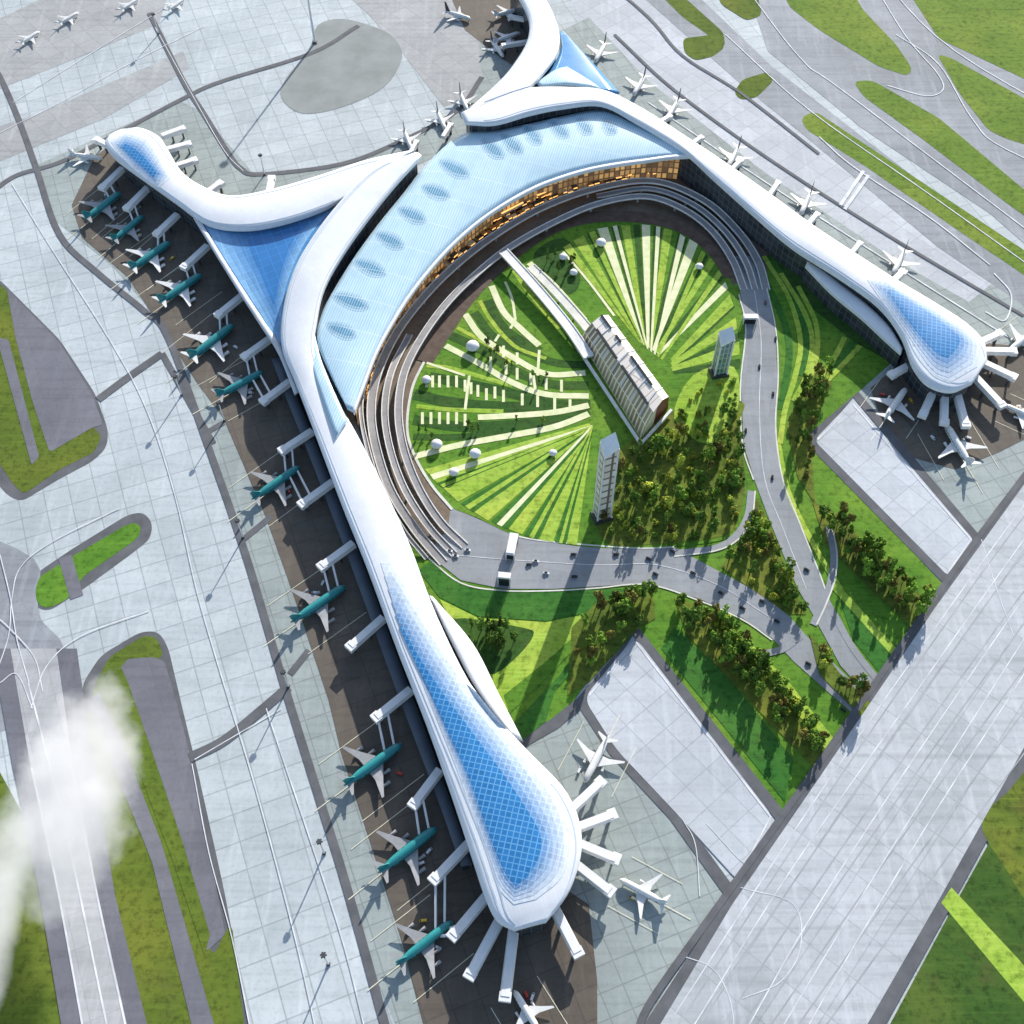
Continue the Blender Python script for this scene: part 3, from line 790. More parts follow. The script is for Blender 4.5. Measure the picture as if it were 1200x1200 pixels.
R1L = [(488, 178), (440, 197), (402, 232), (368, 275), (345, 315), (332, 360), (330, 405), (345, 445), (368, 505), (400, 590), (430, 665), (465, 760), (500, 850), (530, 935), (553, 1005), (568, 1050), (582, 1078), (603, 1090)]
R1R = [(494, 182), (463, 216), (431, 256), (402, 297), (380, 337), (371, 375), (368, 412), (383, 452), (410, 494), (447, 565), (480, 638), (512, 722), (558, 812), (615, 876), (665, 930), (682, 985), (669, 1040), (640, 1080)]
zz = [62, 60, 58, 56, 54, 50, 46, 42, 40, 38, 38, 38, 38, 38, 38, 38, 37, 36]
o, rSW = troof('concourse_roof', R1L, R1R, zz, zz, [1, 3, 4, 5, 5, 5, 4, 4, 4, 5, 5, 6, 7, 9, 10, 9, 6, 2], 4.5, M['roof'], term, key='sw', m=14)
tlink_fix(facade_of(rSW[44:], term, 0.12, 5))
tlink_fix(facade_of(rSW[:46], term, 0.06, 5, M['facade'], 'clerestory', z0=20))
R2U = [(486, 175), (430, 187), (375, 205), (320, 221), (270, 229), (235, 217), (212, 200), (197, 176), (186, 160), (165, 150), (143, 151)]
R2D = [(405, 230), (375, 246), (330, 261), (285, 268), (243, 262), (208, 238), (180, 218), (152, 198), (132, 182), (123, 168), (128, 158)]
o, rNW = troof('concourse_roof', R2U, R2D, [56, 52, 48, 44, 40, 38, 38, 38, 38, 37, 36], [54, 52, 48, 44, 40, 38, 38, 38, 38, 37, 36], [2, 4, 5, 6, 6, 5, 5, 6, 6, 4, 1], 4.5, M['roof'], term, key='nw', m=12)
tlink_fix(facade_of(rNW, term, 0.1, 5))
R3U = [(540, 132), (570, 118), (600, 105), (630, 102), (670, 102), (710, 106), (755, 128), (800, 157), (850, 190), (900, 225), (955, 265), (1005, 298), (1050, 327), (1095, 354), (1132, 378), (1153, 400), (1157, 422)]
R3D = [(545, 143), (580, 144), (620, 133), (660, 125), (705, 122), (745, 142), (800, 176), (838, 210), (885, 252), (930, 290), (985, 325), (1030, 358), (1056, 392), (1070, 428), (1088, 450), (1115, 458), (1140, 448)]
zz3 = [62, 62, 61, 60, 58, 54, 48, 44, 42, 40, 40, 39, 38, 38, 38, 37, 36]
o, rNE = troof('concourse_roof', R3U, R3D, zz3, zz3, [1, 3, 4, 4, 4, 5, 6, 6, 6, 6, 6, 6, 7, 8, 8, 6, 2], 4.5, M['roof_ne'], term, key='ne', m=12)
tlink_fix(facade_of(rNE, term, 0.1, 5))
RNL = [(546, 130), (580, 100), (600, 78), (617, 50), (620, 25), (610, 0), (592, -25)]
RNR = [(622, 101), (636, 86), (651, 66), (656, 45), (650, 20), (640, 0), (622, -30)]
o, rNN = troof('concourse_roof', RNL, RNR, [61, 58, 54, 50, 46, 44, 42], [61, 58, 54, 50, 46, 44, 42], [3, 5, 6, 6, 5, 4, 3], 4.5, M['roof_ne'], term, key='nn', m=10)
tlink_fix(facade_of(rNN, term, 0.1, 5))

def gutter(rows, t0, t1, mat):
    m = len(rows[0]) - 1
    def at(row, t):
        t *= m
        i = min(int(t), m - 1)
        return row[i].lerp(row[i + 1], t - i)
    bm = solid_from_rows([[at(r, t0) + Vector((0, 0, 0.3)), at(r, t1) + Vector((0, 0, 0.3))] for r in rows], 0.5)
    tlink_fix(link('roof_gutter', bm, mat, term))
gut = plain('blue grey gutter', (0.42, 0.52, 0.60), 0.5, (0.55, 0.62, 0.68), 0.06)
for rr, sides in ((rSW, (0.07, 0.13, 0.93)), (rNW, (0.1, 0.9)), (rNE, (0.1, 0.86, 0.92)), (rNN, (0.1, 0.9))):
    for t in sides:
        gutter(rr[4:-2], t, t + 0.018, gut)
# glass triangle roofs between the ribbons
o, rT1 = troof('glass_roof', [(232, 258), (255, 296), (283, 340), (308, 378), (329, 412)], [(400, 236), (368, 276), (346, 316), (334, 360), (334, 414)], [34, 34, 34, 34, 34], [44, 43, 42, 40, 36], [-3, -4, -4, -2, 0], 3, M['blue_plain'], term, m=10, key='t1')
tlink_fix(facade_of(rT1, term, 0.05, 3.5, end_inset=0))
o, _ = troof('roof_edge', [(226, 254), (252, 297), (280, 342), (305, 381), (326, 414), (345, 462)], [(233, 255), (257, 295), (285, 339), (310, 377), (331, 409), (350, 458)], 36, 36, 0, 2.5, M['fascia'], term, m=2)
o, rT2 = troof('glass_roof', [(656, 38), (657, 58), (643, 84), (622, 103)], [(660, 36), (686, 64), (706, 86), (726, 108)], [40, 42, 46, 50], [40, 40, 40, 42], [0, 2, 3, 0], 3, M['blue_plain'], term, m=8)
tlink_fix(facade_of(rT2, term, 0.05, 3.5, end_inset=0))
o, _ = troof('glass_roof', [(628, 97), (650, 82), (664, 78)], [(632, 101), (665, 99), (705, 104)], [54, 53, 50], [54, 54, 50], 2, 2, M['hall'], term, m=6)

oL_, oR_ = [(240, 264), (260, 297), (286, 338), (308, 372), (325, 402)], [(392, 241), (363, 276), (342, 316), (331, 356), (329, 402)]
iL_, iR_ = [(290, 282), (296, 300), (306, 322), (314, 342), (320, 356)], [(352, 268), (340, 290), (330, 318), (325, 340), (322, 356)]
for k in range(5):
    t = k / 4
    c = tuple(a * (1 - t) + b * t for a, b in zip((0.24, 0.46, 0.70), (0.05, 0.21, 0.50)))
    m_ = panel_mat('blue roof glazing', c, tuple(x * 1.35 for x in c), 12, 12, 0.3, -A_SW, 0.14, c2=tuple(x * 0.86 for x in c), nscale=0.012)
    tlink_fix(drape('fritted_glazing', [tuple(Vector(a).lerp(Vector(b), t)) for a, b in zip(oL_, iL_)], [tuple(Vector(a).lerp(Vector(b), t)) for a, b in zip(oR_, iR_)], 't1', 0.25 + 0.15 * k, m_, term, 4, 8, 0.1))
# main hall
HO = [(407, 478), (388, 440), (372, 400), (377, 368), (391, 340), (414, 303), (443, 263), (473, 226), (500, 192), (540, 158), (580, 153), (620, 145), (660, 136), (705, 129), (748, 142), (806, 172)]
HI = [(413, 481), (424, 450), (438, 414), (456, 380), (478, 345), (504, 312), (530, 284), (560, 258), (594, 235), (628, 217), (660, 205), (692, 196), (725, 190), (755, 186), (783, 182), (808, 180)]
o, rH = troof('hall_roof', HO, HI, [44, 44, 44, 45, 46, 46, 47, 47, 47, 47, 47, 47, 47, 46, 45, 44], [44] * 16, [0, 3, 5, 6, 7, 8, 8, 8, 8, 8, 8, 7, 6, 5, 3, 0], 3.5, M['hall'], term, key='hall', n=6, m=14)
def hall_wall(name, t, mat):
    m_ = len(rH[0]) - 1
    ring = []
    for r in rH[2:-2]:
        q = t * m_
        i = min(int(q), m_ - 1)
        ring.append(r[i].lerp(r[i + 1], q - i))
    tlink_fix(wall_ring(name, ring, -0.5, [p.z - 3.6 for p in ring], mat, term, closed=False))
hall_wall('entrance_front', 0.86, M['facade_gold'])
hall_wall('curtain_wall', 0.06, M['facade'])
o, _ = troof('hall_roof_rim', HI, [(x + dx, y + dy) for (x, y), (dx, dy) in zip(HI, [(2, 4)] + [(3.2, 2.2)] * 7 + [(1.8, 3.4)] * 7 + [(0, 4)])], 44.6, 44, 0.5, 3, M['roof'], term, m=2)
# pale blue inner strip and dark clerestory by the hub
o, _ = troof('glass_roof', [(363, 398), (366, 430), (378, 468), (394, 512)], [(369, 392), (376, 420), (390, 455), (407, 492)], 45, 45, 1, 2, M['hall'], term, m=4)
SK = [((510, 186), (549, 206)), ((490, 217), (526, 230)), ((462, 242), (499, 259)), ((436, 271), (473, 289)), ((410, 303), (451, 321)), ((384, 343), (431, 360)), ((378, 378), (417, 394)),
      ((562, 162), (590, 184)), ((585, 156), (612, 178)), ((612, 146), (634, 168)), ((642, 140), (666, 160)), ((674, 138), (694, 156)), ((704, 138), (722, 156))]
HG = []
for t in (0.25, 0.6, 1.0):
    c = tuple(a * (1 - t) + b * t for a, b in zip((0.46, 0.66, 0.76), (0.11, 0.29, 0.44)))
    e = tuple(a * (1 - t) + b * t for a, b in zip((0.70, 0.80, 0.85), (0.42, 0.60, 0.68)))
    HG.append(panel_mat('hall roof glass', c, e, 3.0, 46, 0.5, 0.25, 0.22, c2=tuple(x * 0.85 for x in c)))
for a, b in SK:
    a, b = Vector(a), Vector(b)
    a = a.lerp(b, 0.14 if a.x < 540 else 0.1)
    d = b - a
    nrm = Vector((-d.y, d.x)).normalized()
    for k, (gw, ge) in enumerate(((2.1, 0.06), (1.5, 0.0), (0.85, -0.1))):
        A_, B_ = a - d * ge, b + d * ge
        prof = ((0, 0.5), (0.12, 2.6), (0.3, 4.0), (0.5, 4.6), (0.7, 4.4), (0.88, 2.8), (1, 0.5))
        Lp = [A_.lerp(B_, t) + nrm * w * gw for t, w in prof]
        Rp = [A_.lerp(B_, t) - nrm * w * gw for t, w in prof]
        tlink_fix(drape('skylight' if k == 2 else 'fritted_glazing', Lp, Rp, 'hall', 0.12 + 0.1 * k, HG[k], term, 3, 4, 0.05))
# tip skylights
def graded(oL, oR, iL, iR, key, n, m):
    # glazing whose white frit thins out ring by ring towards the clear blue core
    K = 6
    for k in range(K):
        t = k / (K - 1)
        Lp = [tuple(Vector(a).lerp(Vector(b), t)) for a, b in zip(oL, iL)]
        Rp = [tuple(Vector(a).lerp(Vector(b), t)) for a, b in zip(oR, iR)]
        tlink_fix(drape('skylight' if k == K - 1 else 'fritted_glazing', Lp, Rp, key, 0.3 + 0.16 * k, GM[k], term, n, m, 0.1))
GM = []
for k in range(6):
    t = (k / 5) ** 0.9
    c = tuple(a * (1 - t) + b * t for a, b in zip((0.74, 0.80, 0.85), (0.035, 0.20, 0.48)))
    e = tuple(a * (1 - t) + b * t for a, b in zip((0.78, 0.83, 0.87), (0.13, 0.36, 0.62)))
    GM.append(panel_mat('roof glazing', c, e, 5.2, 5.2, 0.5, -A_SW + 0.6, 0.2, c2=tuple(x * 0.8 for x in c)))
graded([(446, 660), (474, 742), (495, 800), (517, 855), (538, 908), (554, 955), (571, 1003), (584, 1040), (602, 1060)],
       [(458, 660), (510, 742), (550, 800), (594, 855), (632, 900), (660, 945), (668, 988), (658, 1028), (628, 1054)],
       [(468, 735), (486, 775), (507, 818), (527, 862), (549, 910), (565, 955), (581, 998), (593, 1024), (604, 1038)],
       [(471, 735), (494, 775), (523, 818), (556, 862), (590, 908), (618, 950), (634, 982), (630, 1008), (616, 1030)], 'sw', 5, 12)
graded([(1016, 328), (1037, 358), (1058, 388), (1076, 418), (1093, 440), (1112, 449)], [(1028, 320), (1068, 342), (1104, 364), (1132, 384), (1149, 405), (1145, 430)],
       [(1040, 342), (1054, 362), (1073, 388), (1089, 406), (1100, 416), (1110, 420)], [(1044, 339), (1064, 352), (1092, 370), (1113, 386), (1125, 398), (1120, 410)], 'ne', 5, 10)
graded([(130, 166), (140, 181), (157, 198), (186, 220)], [(148, 154), (174, 162), (186, 182), (200, 208)],
       [(143, 173), (153, 183), (165, 194), (180, 208)], [(147, 169), (158, 175), (170, 186), (184, 203)], 'nw', 5, 8)
# lower side roofs
o, rA = troof('side_roof', [(503, 698), (528, 750), (558, 806), (603, 866)], [(508, 700), (554, 754), (584, 812), (613, 868)], 30, 29, 1.5, 4, M['roof'], term, m=5)
tlink_fix(facade_of(rA, term, 0.05, 4, end_inset=0))
o, rB = troof('side_roof', [(948, 303), (985, 332), (1018, 358), (1042, 382), (1058, 408)], [(944, 311), (975, 343), (1010, 372), (1038, 398), (1056, 414)], 28, 26, 2, 4, M['roof_ne'], term, m=5)
tlink_fix(facade_of(rB, term, 0.05, 4, end_inset=0))
# low stand-side building along the southwest arm
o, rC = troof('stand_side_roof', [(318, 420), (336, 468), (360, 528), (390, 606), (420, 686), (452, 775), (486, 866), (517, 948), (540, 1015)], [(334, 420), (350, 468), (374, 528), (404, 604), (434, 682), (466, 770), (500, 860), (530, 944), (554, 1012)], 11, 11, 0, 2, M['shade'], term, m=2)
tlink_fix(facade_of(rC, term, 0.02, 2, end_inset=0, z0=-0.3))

# ------------------------------------------------------------------ aircraft
def build_plane(name, body, fin, wing, engines):
    root = empty(name)
    L = 1.0 * 62
    # nose at +x, origin on the ground under the middle
    prof = [(-31, 0.4, 7.4), (-28, 1.3, 7.0), (-22, 2.9, 6.3), (-14, 4.1, 5.9), (-4, 4.4, 5.7), (12, 4.4, 5.7), (22, 4.2, 5.7), (26.5, 3.4, 5.4), (29.5, 2.0, 5.0), (31, 0.5, 4.7)]
    bm = bmesh.new()
    rings = []
    for x, r, z in prof:
        rings.append([bm.verts.new((x, r * math.cos(2 * math.pi * k / 14), z + r * math.sin(2 * math.pi * k / 14))) for k in range(14)])
    for a, b in zip(rings, rings[1:]):
        for k in range(14):
            bm.faces.new((a[k], a[(k + 1) % 14], b[(k + 1) % 14], b[k]))
    bm.faces.new(rings[0])
    bm.faces.new(rings[-1][::-1])
    link('fuselage', bm, body, root, smooth=True)
    def slab(part, pts, thick, mat, vertical=False):
        bm = bmesh.new()
        lo, hi = [], []
        for p, t in zip(pts, thick):
            o = Vector((0, t / 2, 0)) if vertical else Vector((0, 0, t / 2))
            lo.append(bm.verts.new(Vector(p) - o))
            hi.append(bm.verts.new(Vector(p) + o))
        n = len(pts)
        bm.faces.new(hi)
        bm.faces.new(lo[::-1])
        for i in range(n):
            j = (i + 1) % n
            bm.faces.new((lo[i], lo[j], hi[j], hi[i]))
        return link(part, bm, mat, root)
    for sgn in (1, -1):
        w = slab('wing', [(8.5, 3 * sgn, 4.0), (-1.5, 17 * sgn, 5.0), (-9.5, 29.5 * sgn, 6.3), (-11.8, 29.5 * sgn, 6.3), (-6.5, 12 * sgn, 4.6), (-6.5, 3 * sgn, 4.0)], (1.5, 0.9, 0.4, 0.4, 0.9, 1.5), wing)
        slab('tailplane', [(-21.5, 1.5 * sgn, 7.0), (-28.5, 12 * sgn, 7.9), (-30.5, 12 * sgn, 7.9), (-28, 1.2 * sgn, 7.0)], (0.8, 0.4, 0.4, 0.8), wing)
        for ex, ey in engines:
            bm = bmesh.new()
            tube(bm, (ex + 3.2, ey * sgn, 2.5), (ex - 3.4, ey * sgn, 2.7), 1.7, 1.05, 12)
            box(bm, (ex - 1.5, ey * sgn, 3.9), (4.5, 0.5, 1.6))
            link('engine', bm, wing, root)
    slab('tail_fin', [(-17.5, 0, 7.9), (-27, 0, 18.5), (-30.6, 0, 18.5), (-28.5, 0, 7.6)], (0.9, 0.4, 0.4, 0.9), fin, True)
    bm = bmesh.new()
    box(bm, (28.2, 0, 6.9), (1.7, 3.4, 1.1), taper=0.7)
    link('cockpit_window', bm, M['dark'], root)
    for sgn in (1, -1):
        bm = bmesh.new()
        for x0 in range(-20, 24, 4):
            box(bm, (x0 + 1.6, 3.55 * sgn if x0 < -12 else 4.12 * sgn, 7.0), (3.2, 0.5, 0.5))
        link('window_row', bm, M['dark'], root)
    for x, y in ((25, 0), (-3, 4.2), (-3, -4.2)):
        bm = bmesh.new()
        tube(bm, (x, y, 0.8), (x, y, 4.4), 0.28, seg=6)
        for d in (-0.7, 0.7):
            tube(bm, (x, y + d - 0.3, 0.8), (x, y + d + 0.3, 0.8), 0.8, seg=10)
        link('landing_gear', bm, M['tyre'], root)
    return root

teal_proto = build_plane('teal_airliner', M['teal'], M['teal'], M['wing_grey'], [(6, 11.5), (-0.5, 20.5)])
teal2_proto = build_plane('teal_airliner', M['teal'], M['teal'], M['white'], [(6, 11.5), (-0.5, 20.5)])
white_proto = build_plane('white_airliner', M['white'], M['white'], M['white'], [(6, 11)])
dark_proto = build_plane('dark_tailed_airliner', M['white'], M['fin_dark'], M['white'], [(6, 11)])
used = set()
PLANES = []
def plane(proto, tail, nose, label, scale=None, group=None, finz=1.0):
    a, b = P(*tail, 6), P(*nose, 5)
    if proto in used:
        o = copy_tree(proto)
    else:
        o = proto
        used.add(proto)
    d = (b - a).to_2d()
    k = d.length / 62 if scale is None else scale
    k = max(0.55, min(1.15, k))
    if scale is None:
        mid = (a + b) / 2
    else:
        mid = b - Vector((d.x, d.y, 0)).normalized() * 31 * k
    o.location = (mid.x, mid.y, 0.72)
    o.rotation_euler = (0, 0, math.atan2(d.y, d.x))
    o.scale = (k, k, k)
    if finz != 1.0:
        for ch in o.children:
            if ch.name.startswith('tail_fin'):
                ch.scale = (1, 1, finz)
                ch.location = (0, 0, -7.6 * (finz - 1))
    tag(o, label, 'airliner', group)
    PLANES.append((o, k, mid, Vector((d.x, d.y, 0)).normalized()))
    return o

g = 'teal airliners parked nose in along the left side of the terminal'
plane(teal_proto, (464, 1132), (530, 1080), 'teal airliner parked nearest the bottom edge, left of the large rounded concourse tip', group=g)
plane(teal_proto, (443, 1024), (512, 970), 'teal airliner second from the bottom beside the blue-roofed concourse tip', group=g)
plane(teal_proto, (403, 922), (471, 872), 'teal airliner third from the bottom, beside the upper half of the blue tip skylight', group=g)
plane(teal_proto, (341, 731), (405, 687), 'teal airliner parked alone midway along the long concourse, fourth from the bottom', group=g)
plane(teal_proto, (295, 587), (352, 547), 'teal airliner fifth from the bottom, just below the hub where the white roof narrows', group=g)
plane(teal_proto, (253, 466), (309, 436), 'teal airliner beside the hub of the roof ribbons, sixth from the bottom', group=g)
plane(teal2_proto, (220, 424), (276, 380), 'white winged teal airliner by the lower corner of the blue glass triangle roof', group=g)
plane(teal2_proto, (186, 357), (237, 322), 'white winged teal airliner beside the middle of the blue glass triangle roof', group=g)
plane(teal2_proto, (152, 318), (200, 284), 'white winged teal airliner by the top corner of the blue glass triangle roof', group=g)
plane(teal_proto, (131, 284), (168, 253), 'teal airliner second from the end below the small upper left concourse tip', group=g)
plane(teal_proto, (99, 259), (142, 226), 'teal airliner farthest up, below the small upper left concourse tip', group=g)
plane(white_proto, (713, 862), (685, 917), 'white airliner right of the big blue concourse tip, tail towards the light panel')
plane(white_proto, (782, 1060), (726, 1030), 'white airliner nosed up to the jet bridges right of the bottom concourse tip')
plane(white_proto, (636, 1215), (602, 1160), 'white airliner cut by the bottom edge below the concourse tip')
plane(white_proto, (1036, 492), (1062, 455), 'white airliner left of the right concourse tip beside the light apron panel')
plane(white_proto, (1138, 548), (1108, 498), 'white airliner directly below the right-hand concourse tip')
plane(white_proto, (1222, 494), (1176, 474), 'white airliner at the right edge, below the right-hand concourse tip')
plane(white_proto, (1215, 385), (1182, 412), 'white airliner at the right edge, above and right of the right-hand concourse tip')
g = 'dark tailed airliners on the far side of the right-hand concourse'
for t, n, w in (((1066, 282), (1046, 322), 'closest to the blue tip of the right concourse'), ((957, 212), (938, 252), 'second from the blue tip of the right concourse'), ((872, 162), (852, 197), 'beside the bend where the right concourse begins'),
                ((803, 105), (781, 140), 'halfway between the small glass triangle and the right concourse'), ((764, 75), (742, 112), 'near the lower corner of the small glass triangle'), ((718, 35), (697, 73), 'near the top corner of the small glass triangle')):
    plane(dark_proto, t, n, 'dark tailed airliner ' + w, 0.8, g, 1.9)
g = 'dark tailed airliners between the two upper concourses'
for t, n, w in (((468, 138), (482, 175), 'left one of the three above the hall roof notch'), ((506, 116), (522, 152), 'middle one of the three above the hall roof notch'), ((532, 92), (548, 130), 'right one of the three, touching the white roof point')):
    plane(dark_proto, t, n, 'dark tailed airliner ' + w, 0.7, g, 1.9)
plane(white_proto, (578, 18), (612, 10), 'white airliner left of the top concourse, nearest the top edge', 0.75)
plane(white_proto, (575, 50), (610, 38), 'white airliner left of the top concourse, lower of the two at its roof', 0.75)
plane(dark_proto, (530, 15), (552, 22), 'dark tailed airliner at the left edge of the dark stand by the top', 0.7)
plane(dark_proto, (570, 40), (590, 66), 'dark tailed airliner at the bottom of the dark stand by the top concourse', 0.7)
plane(white_proto, (96, 182), (120, 186), 'white airliner left of the small upper left concourse tip', 0.75)
for t, n, w in (((24, 50), (46, 36), 'leftmost on the far upper left apron'), ((70, 26), (92, 14), 'second from the left on the upper left apron'), ((140, 12), (162, -2), 'third from the left on the upper left apron'), ((196, 12), (216, -2), 'at the top edge beside the dark lane on the upper left apron')):
    plane(white_proto, t, n, 'tiny white airliner ' + w, 0.6)

bm = bmesh.new()
for q, (o, k, mid, dr) in enumerate(PLANES[:18]):
    a, b = mid + dr * 24 * k, mid - dr * 62 * k
    a.z = b.z = 0.66 + 0.001 * q
    strip_bm(bm, [a, b], 0.8)
    n = Vector((-dr.y, dr.x, 0))
    for sd in (-1, 1):
        a, b = mid + dr * 30 * k + n * sd * 33 * k, mid - dr * 36 * k + n * sd * 33 * k
        a.z = b.z = 0.66 + 0.001 * q
        strip_bm(bm, [a, b], 0.6)
o = link('stand_marking', bm, M['line_y'])
o['kind'] = 'structure'

# ------------------------------------------------------------------ jet bridges: parts of the terminal
JB = [((485, 942), (512, 906)), ((509, 1030), (545, 992)), ((531, 1096), (567, 1053)), ((551, 1142), (582, 1084)), ((592, 1168), (601, 1096)), ((677, 1116), (647, 1058)), ((715, 1044), (677, 1014)), ((722, 1006), (681, 989)), ((718, 954), (680, 968)), ((704, 916), (674, 944)),
      ((441, 840), (477, 811)), ((411, 757), (445, 727)), ((377, 663), (410, 639)), ((354, 590), (386, 567)), ((331, 527), (362, 507)), ((309, 469), (336, 449)), ((287, 417), (312, 399)), ((256, 368), (282, 347)), ((216, 312), (240, 290)), ((184, 273), (205, 253)), ((149, 243), (170, 222)), ((120, 219), (141, 199)),
      ((214, 150), (192, 158)), ((221, 168), (198, 174)), ((228, 187), (206, 194)), ((258, 214), (244, 224)), ((113, 163), (128, 170)),
      ((1046, 438), (1072, 424)), ((1082, 485), (1097, 452)), ((1107, 494), (1108, 456)), ((1132, 497), (1121, 456)), ((1174, 474), (1144, 442)), ((1188, 441), (1152, 424)), ((1188, 411), (1152, 410)),
      ((1058, 318), (1046, 330)), ((1008, 284), (997, 297)), ((958, 250), (946, 263)), ((912, 213), (900, 230)), ((868, 187), (855, 200)), ((822, 160), (810, 168)), ((785, 135), (772, 143)),
      ((488, 165), (480, 180)), ((528, 145), (520, 158)), ((318, 208), (315, 224)), ((1172, 390), (1150, 400)), ((590, 52), (616, 48)), ((598, 18), (618, 22))]
def bar(bm, a, b, w, h, mi=0):
    """box beam from a to b"""
    d = b - a
    n = Vector((-d.y, d.x, 0)).normalized() * w / 2
    u = Vector((0, 0, h / 2))
    vs = [bm.verts.new(p) for p in (a - n - u, a + n - u, a + n * 0.75 + u, a - n * 0.75 + u, b - n - u, b + n - u, b + n * 0.75 + u, b - n * 0.75 + u)]
    for f in ((3, 2, 1, 0), (4, 5, 6, 7), (0, 1, 5, 4), (1, 2, 6, 5), (2, 3, 7, 6), (3, 0, 4, 7)):
        bm.faces.new([vs[i] for i in f]).material_index = mi
for outer, inner in JB:
    a, b = P(*inner, 16), P(*outer, 16)
    if inner[1] < 300 and inner[0] > 440:
        wd, hz = 7, 14
    else:
        wd, hz = 9.5, 15
    a.z = b.z = hz
    d = (b - a)
    a = a - d * 0.12
    bm = bmesh.new()
    bar(bm, a, b, wd, 5)
    box(bm, b + Vector((0, 0, -0.6)), (wd * 1.04, wd * 0.8, 5.2), math.atan2(d.y, d.x) + math.pi / 2)
    for t in (0.45, 0.93):
        p = a.lerp(b, t)
        box(bm, (p.x, p.y, (hz - 2.5) / 2), (1.6, 3.4, hz - 2.5), math.atan2(d.y, d.x), 1)
    jb = tlink_fix(link('jet_bridge', bm, [M['bridge'], M['steel']], term))
    # boarding tunnels to the nearest aircraft
    best = min(PLANES, key=lambda q: (q[2] + q[3] * 20 * q[1] - b).to_2d().length)
    o, k, mid, dr = best
    if (mid + dr * 20 * k - b).to_2d().length < 52 and inner[1] > 190 and inner[0] < 575:
        left = Vector((-dr.y, dr.x, 0))
        if (b - mid).dot(left) < 0:
            left = -left
        for fx, t in ((25, 0.70), (15, 0.97)):
            e = mid + dr * fx * k + left * 3.4 * k
            e.z = 6.2 * k
            st = a.lerp(b, t) - Vector((0, 0, 1.0))
            bm = bmesh.new()
            bar(bm, st, e, 2.3, 2.6)
            q = st.lerp(e, 0.75)
            tube(bm, (q.x, q.y, 0.3), (q.x, q.y, q.z - 1.2), 0.5, seg=6)
            c = link('boarding_tunnel', bm, M['bridge'], jb)
            c.data.transform(TI)

# ------------------------------------------------------------------ garden buildings
# station hall
st = empty('station_hall', P(730, 450, 0))
tag(st, 'long cream station hall with ribbed side wall in the middle of the garden', 'station')
SI = Matrix.Translation(-Vector(st.location))
def sfix(o):
    o.data.transform(SI)
    return o
L0, L1 = P(680, 400, 0), P(751, 515, 0)      # long left foot
W0, W1 = P(714, 380, 0), P(783, 478, 0)      # long right foot
def sect(t, hs=1.0):
    l, r = L0.lerp(L1, t), W0.lerp(W1, t)
    w = r - l
    up = Vector((0, 0, 1))
    return [l + up * 0.5, l + w * 0.12 + up * 15 * hs, l + w * 0.36 + up * 25 * hs, l + w * 0.68 + up * 28 * hs, l + w * 0.93 + up * 21 * hs, r + up * 0.5]
N = 12
S = [sect(i / N, 0.85 + 0.25 * i / N) for i in range(N + 1)]
def sheet_between(name, i0, i1, mat, uvw=True):
    bm = bmesh.new()
    uv = bm.loops.layers.uv.new('UVMap')
    for k in range(N):
        a, b, c, d = S[k][i0], S[k + 1][i0], S[k + 1][i1], S[k][i1]
        f = bm.faces.new([bm.verts.new(p) for p in (a, b, c, d)])
        l = (L1 - L0).length / N
        for lp, q in zip(f.loops, ((k * l, 0), ((k + 1) * l, 0), ((k + 1) * l, 20), (k * l, 20))):
            lp[uv].uv = q
    bmesh.ops.remove_doubles(bm, verts=bm.verts[:], dist=0.01)
    return sfix(link(name, bm, mat, st))
sheet_between('ribbed_wall', 0, 1, M['ribbed'])
sheet_between('roof_slope', 1, 2, M['ribbed'])
sheet_between('roof_top', 2, 3, M['cream'])
sheet_between('roof_slope', 3, 4, M['cream'])
sheet_between('back_wall', 4, 5, M['red'])
e_ = S[-1]
m_t, m_b = e_[2].lerp(e_[3], 0.4), e_[0].lerp(e_[5], 0.45)
for nm, sec, mt in (('end_wall', [e_[0], e_[1], e_[2], m_t, m_b], M['ribbed']), ('red_wall', [m_b, m_t, e_[3], e_[4], e_[5]], M['red']), ('end_wall', S[0], M['ribbed'])):
    bm = bmesh.new()
    bm.faces.new([bm.verts.new(p) for p in sec])
    sfix(link(nm, bm, mt, st))
for i0, w, lift in ((2, 3.5, 0.7), (3, 3.0, 0.9)):      # dark roof slots
    bm = bmesh.new()
    for k0, k1 in (((1, 5), (6, 11)) if i0 == 2 else ((0, 2), (3, 4), (6, 10))):
        bar(bm, S[k0][i0] + Vector((0, 0, lift)), S[k1][i0] + Vector((0, 0, lift)), w, 1.2)
    sfix(link('roof_slot', bm, M['dark'], st))
bm = bmesh.new()
q = [P(676, 406, 6), P(751, 520, 6), P(787, 480, 6)]
bar(bm, q[0], q[1], 4, 1.6)
bar(bm, q[1], q[2], 4, 1.5)
sfix(link('edge_canopy', bm, M['parapet'], st))
for t in (0.15, 0.3, 0.45, 0.6, 0.75, 0.9):
    bm = bmesh.new()
    s = sect(t, 0.85 + 0.25 * t)
    bar(bm, s[1] + Vector((0, 0, .6)), s[2] + Vector((0, 0, .6)), 2, 1.0)
    bar(bm, s[2] + Vector((0, 0, .6)), s[3] + Vector((0, 0, .6)), 2, 1.0)
    bar(bm, s[3] + Vector((0, 0, .6)), s[4] + Vector((0, 0, .6)), 2, 1.0)
    sfix(link('roof_rib', bm, M['parapet'], st))

